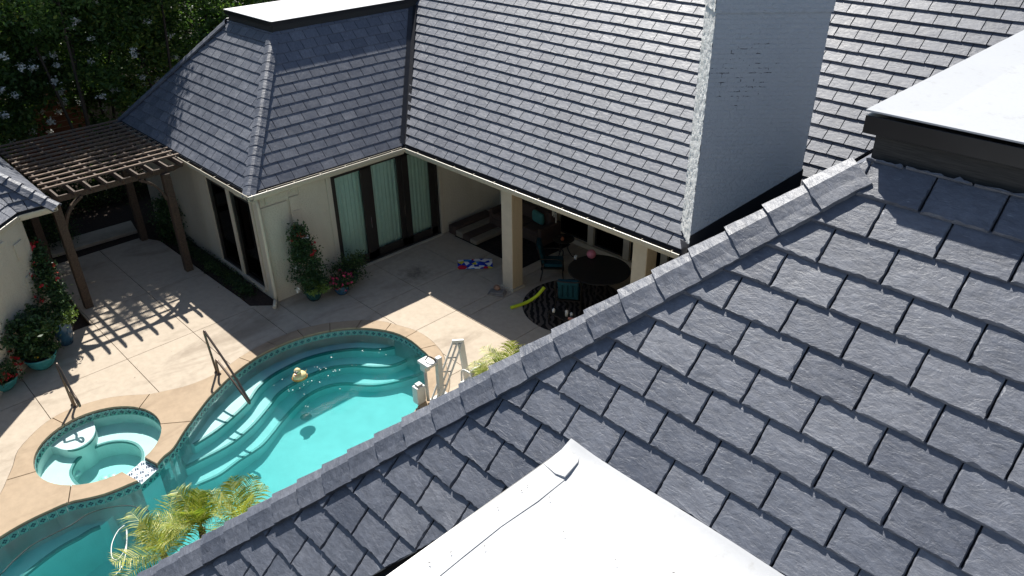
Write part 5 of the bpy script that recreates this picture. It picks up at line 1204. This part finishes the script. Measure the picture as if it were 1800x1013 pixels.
# lounger with rolled striped mats by the stucco wall
lg = thing('floor_lounger', 'low striped folded lounger mat lying along the patio wall', 'lounger', (-15.35, 13.7, 0))
for k, (x, w, z, m_) in enumerate(((-.45, .34, .30, 'darkfab'), (-.15, .30, .22, 'stripe_l'), (.15, .30, .20, 'darkfab'), (.45, .28, .16, 'stripe_l'))): MB().box((x - w / 2, -.75, .02), (x + w / 2, .75, z)).build('mat_panel', M[m_], lg, bevel=.04)
st_ = thing('side_table', 'small round dark iron side table with curled legs behind the profile chair', 'side table', (-12.55, 14.2, 0))
MB().lathe([(.001, .55), (.28, .55), (.30, .56), (.29, .575), (.001, .57)], (0, 0, 0), 28).build('tabletop', M['iron'], st_)
for k in range(3):
    a = k * 2.09 + .6; d = Vector((math.cos(a), math.sin(a), 0)); MB().tube(spline([d * .2 + Vector((0, 0, .55)), d * .12 + Vector((0, 0, .3)), d * .24 + Vector((0, 0, .06)), d * .32 + Vector((0, 0, .05)), d * .30 + Vector((0, 0, .12))], 4), .014, 7).build('leg', M['iron'], st_)
cl_ = MB().lathe([(.001, 0), (.04, 0), (.055, .04), (.03, .09), (.001, .1)], (-12.5, 14.1, .575), 14).build('candle_jar', plain('terracotta', (.35, .10, .04), .6)); tag(cl_, 'small orange terracotta jar on the iron side table', 'jar')
wc_ = thing('wind_chime', 'pale metal wind chime hanging from the patio ceiling above the side table', 'wind chime', (-11.9, 13.1, 1.55))
MB().lathe([(.001, 0), (.06, 0), (.06, .02), (.001, .02)], (0, 0, 1.0), 14).build('disc', M['iron'], wc_); MB().tube([(0, 0, 1.0), (0, 0, 1.31)], .004, 4).build('cord', M['iron'], wc_)
for k in range(5): a = k * 1.257; MB().tube([(.05 * math.cos(a), .05 * math.sin(a), .95), (.05 * math.cos(a), .05 * math.sin(a), .1 + .06 * k)], .012, 8).build('pipe', M['greyplastic'], wc_)
# towel of many colours
def towel_mat():
    t = NT('coloured_towel', .9, .2); c = t.coord(1, True); v = t.n('TexVoronoi', Vector=c, Scale=6.5); h = t.n('SeparateColor', Color=v.outputs['Color']).outputs[0]
    r = t.n('ValToRGB', Fac=h); r.color_ramp.interpolation = 'CONSTANT'; e = r.color_ramp.elements; cols = [(0, (.02, .05, .42)), (.3, (.75, .74, .72)), (.5, (.03, .22, .55)), (.66, (.70, .62, .05)), (.78, (.5, .02, .05)), (.88, (.78, .76, .72))]
    while len(e) < len(cols): e.new(.5)
    for k, (p, cc) in enumerate(cols): e[k].position = p; e[k].color = (*cc, 1)
    return t.out(r.outputs[0])
b = MB(); n = 22; 
def tw(i, j):
    u, v = i / n - .5, j / n - .5; return (u * .95, v * .55, .012 + .035 * abs(math.sin(u * 9 + v * 4)) * (1 - 2 * abs(v)) + .03 * max(0, math.sin(v * 14 + u * 3)) * (.5 - abs(u)))
b.add([tw(i, j) for j in range(n + 1) for i in range(n + 1)], [(j * (n + 1) + i, j * (n + 1) + i + 1, (j + 1) * (n + 1) + i + 1, (j + 1) * (n + 1) + i) for j in range(n) for i in range(n)], 0, True)
tv = b.build('towel', towel_mat()); tv.location = (-13.98, 12.2, .004); tv.rotation_euler = (0, 0, .85); tag(tv, 'crumpled blue white and yellow patterned towel lying on the shaded deck', 'towel')
sb = MB(); sb.box((-.22, -.15, 0), (.22, .15, .035)); sb.box((-.16, -.12, .035), (.18, .14, .075)); so_ = sb.build('stone_slabs', plain('grey_stone', (.20, .18, .165), .8, var=.3, bump=.6, bs=20), bevel=.015); so_.location = (-12.42, 11.55, .004); so_.rotation_euler = (0, 0, .5); tag(so_, 'two flat grey stones stacked at the foot of the first column', 'stones')
rk = MB().lathe([(.001, 0), (.08, .01), (.10, .05), (.07, .10), (.001, .12)], (0, 0, 0), 10, 0, 1.1, .8).build('rock', plain('brown_rock', (.26, .15, .10), .85, var=.3, bump=.8, bs=14)); rk.location = (-12.48, 11.6, .078); tag(rk, 'brown rock resting on the flat grey stones', 'rock')
# bench with bottles in front of the near chair
tb = thing('low_table', 'low dark table in front of the near chair carrying small white bottles', 'table', (-10.1, 11.55, 0)); MB().box((-.45, -.14, .30), (.45, .14, .335)).build('tabletop', M['iron'], tb, bevel=.005)
for x, y in ((-.42, -.11), (.42, -.11), (-.42, .11), (.42, .11)): MB().tube([(x, y, 0), (x, y, .3)], .015, 8).build('leg', M['iron'], tb)
for k, (x, y, h, lab) in enumerate(((-10.42, 11.5, .10, 'short white jar at the left end of the low dark table'), (-10.08, 11.58, .2, 'taller white lotion bottle on the low dark table'), (-10.0, 11.66, .1, 'small white tub behind the taller lotion bottle'))):
    o = thing('lotion_bottle', lab, 'bottle', (x, y, .336)); MB().lathe([(.001, 0), (.036, 0), (.038, h * .7), (.018, h * .85), (.018, h * .86)], (0, 0, 0), 14).build('body', M['whiteplastic'], o); MB().lathe([(.02, h * .86), (.02, h), (.001, h)], (0, 0, 0), 12).build('cap', M['darkfab'] if k == 1 else M['whiteplastic'], o)
fp = MB().tube([(-9.95, 11.5, .372), (-9.2, 11.75, .372)], .036, 10).build('rolled_mat', plain('salmon_foam', (.50, .20, .14), .8)); tag(fp, 'salmon coloured rolled mat lying on the low dark table', 'rolled mat')

for y_ in (7.2, 9.6): MB().box((NC.x + .3, y_, 8.53), (7.9, y_ + .06, 8.5405)).build('membrane_seam', M['membrane'], house)
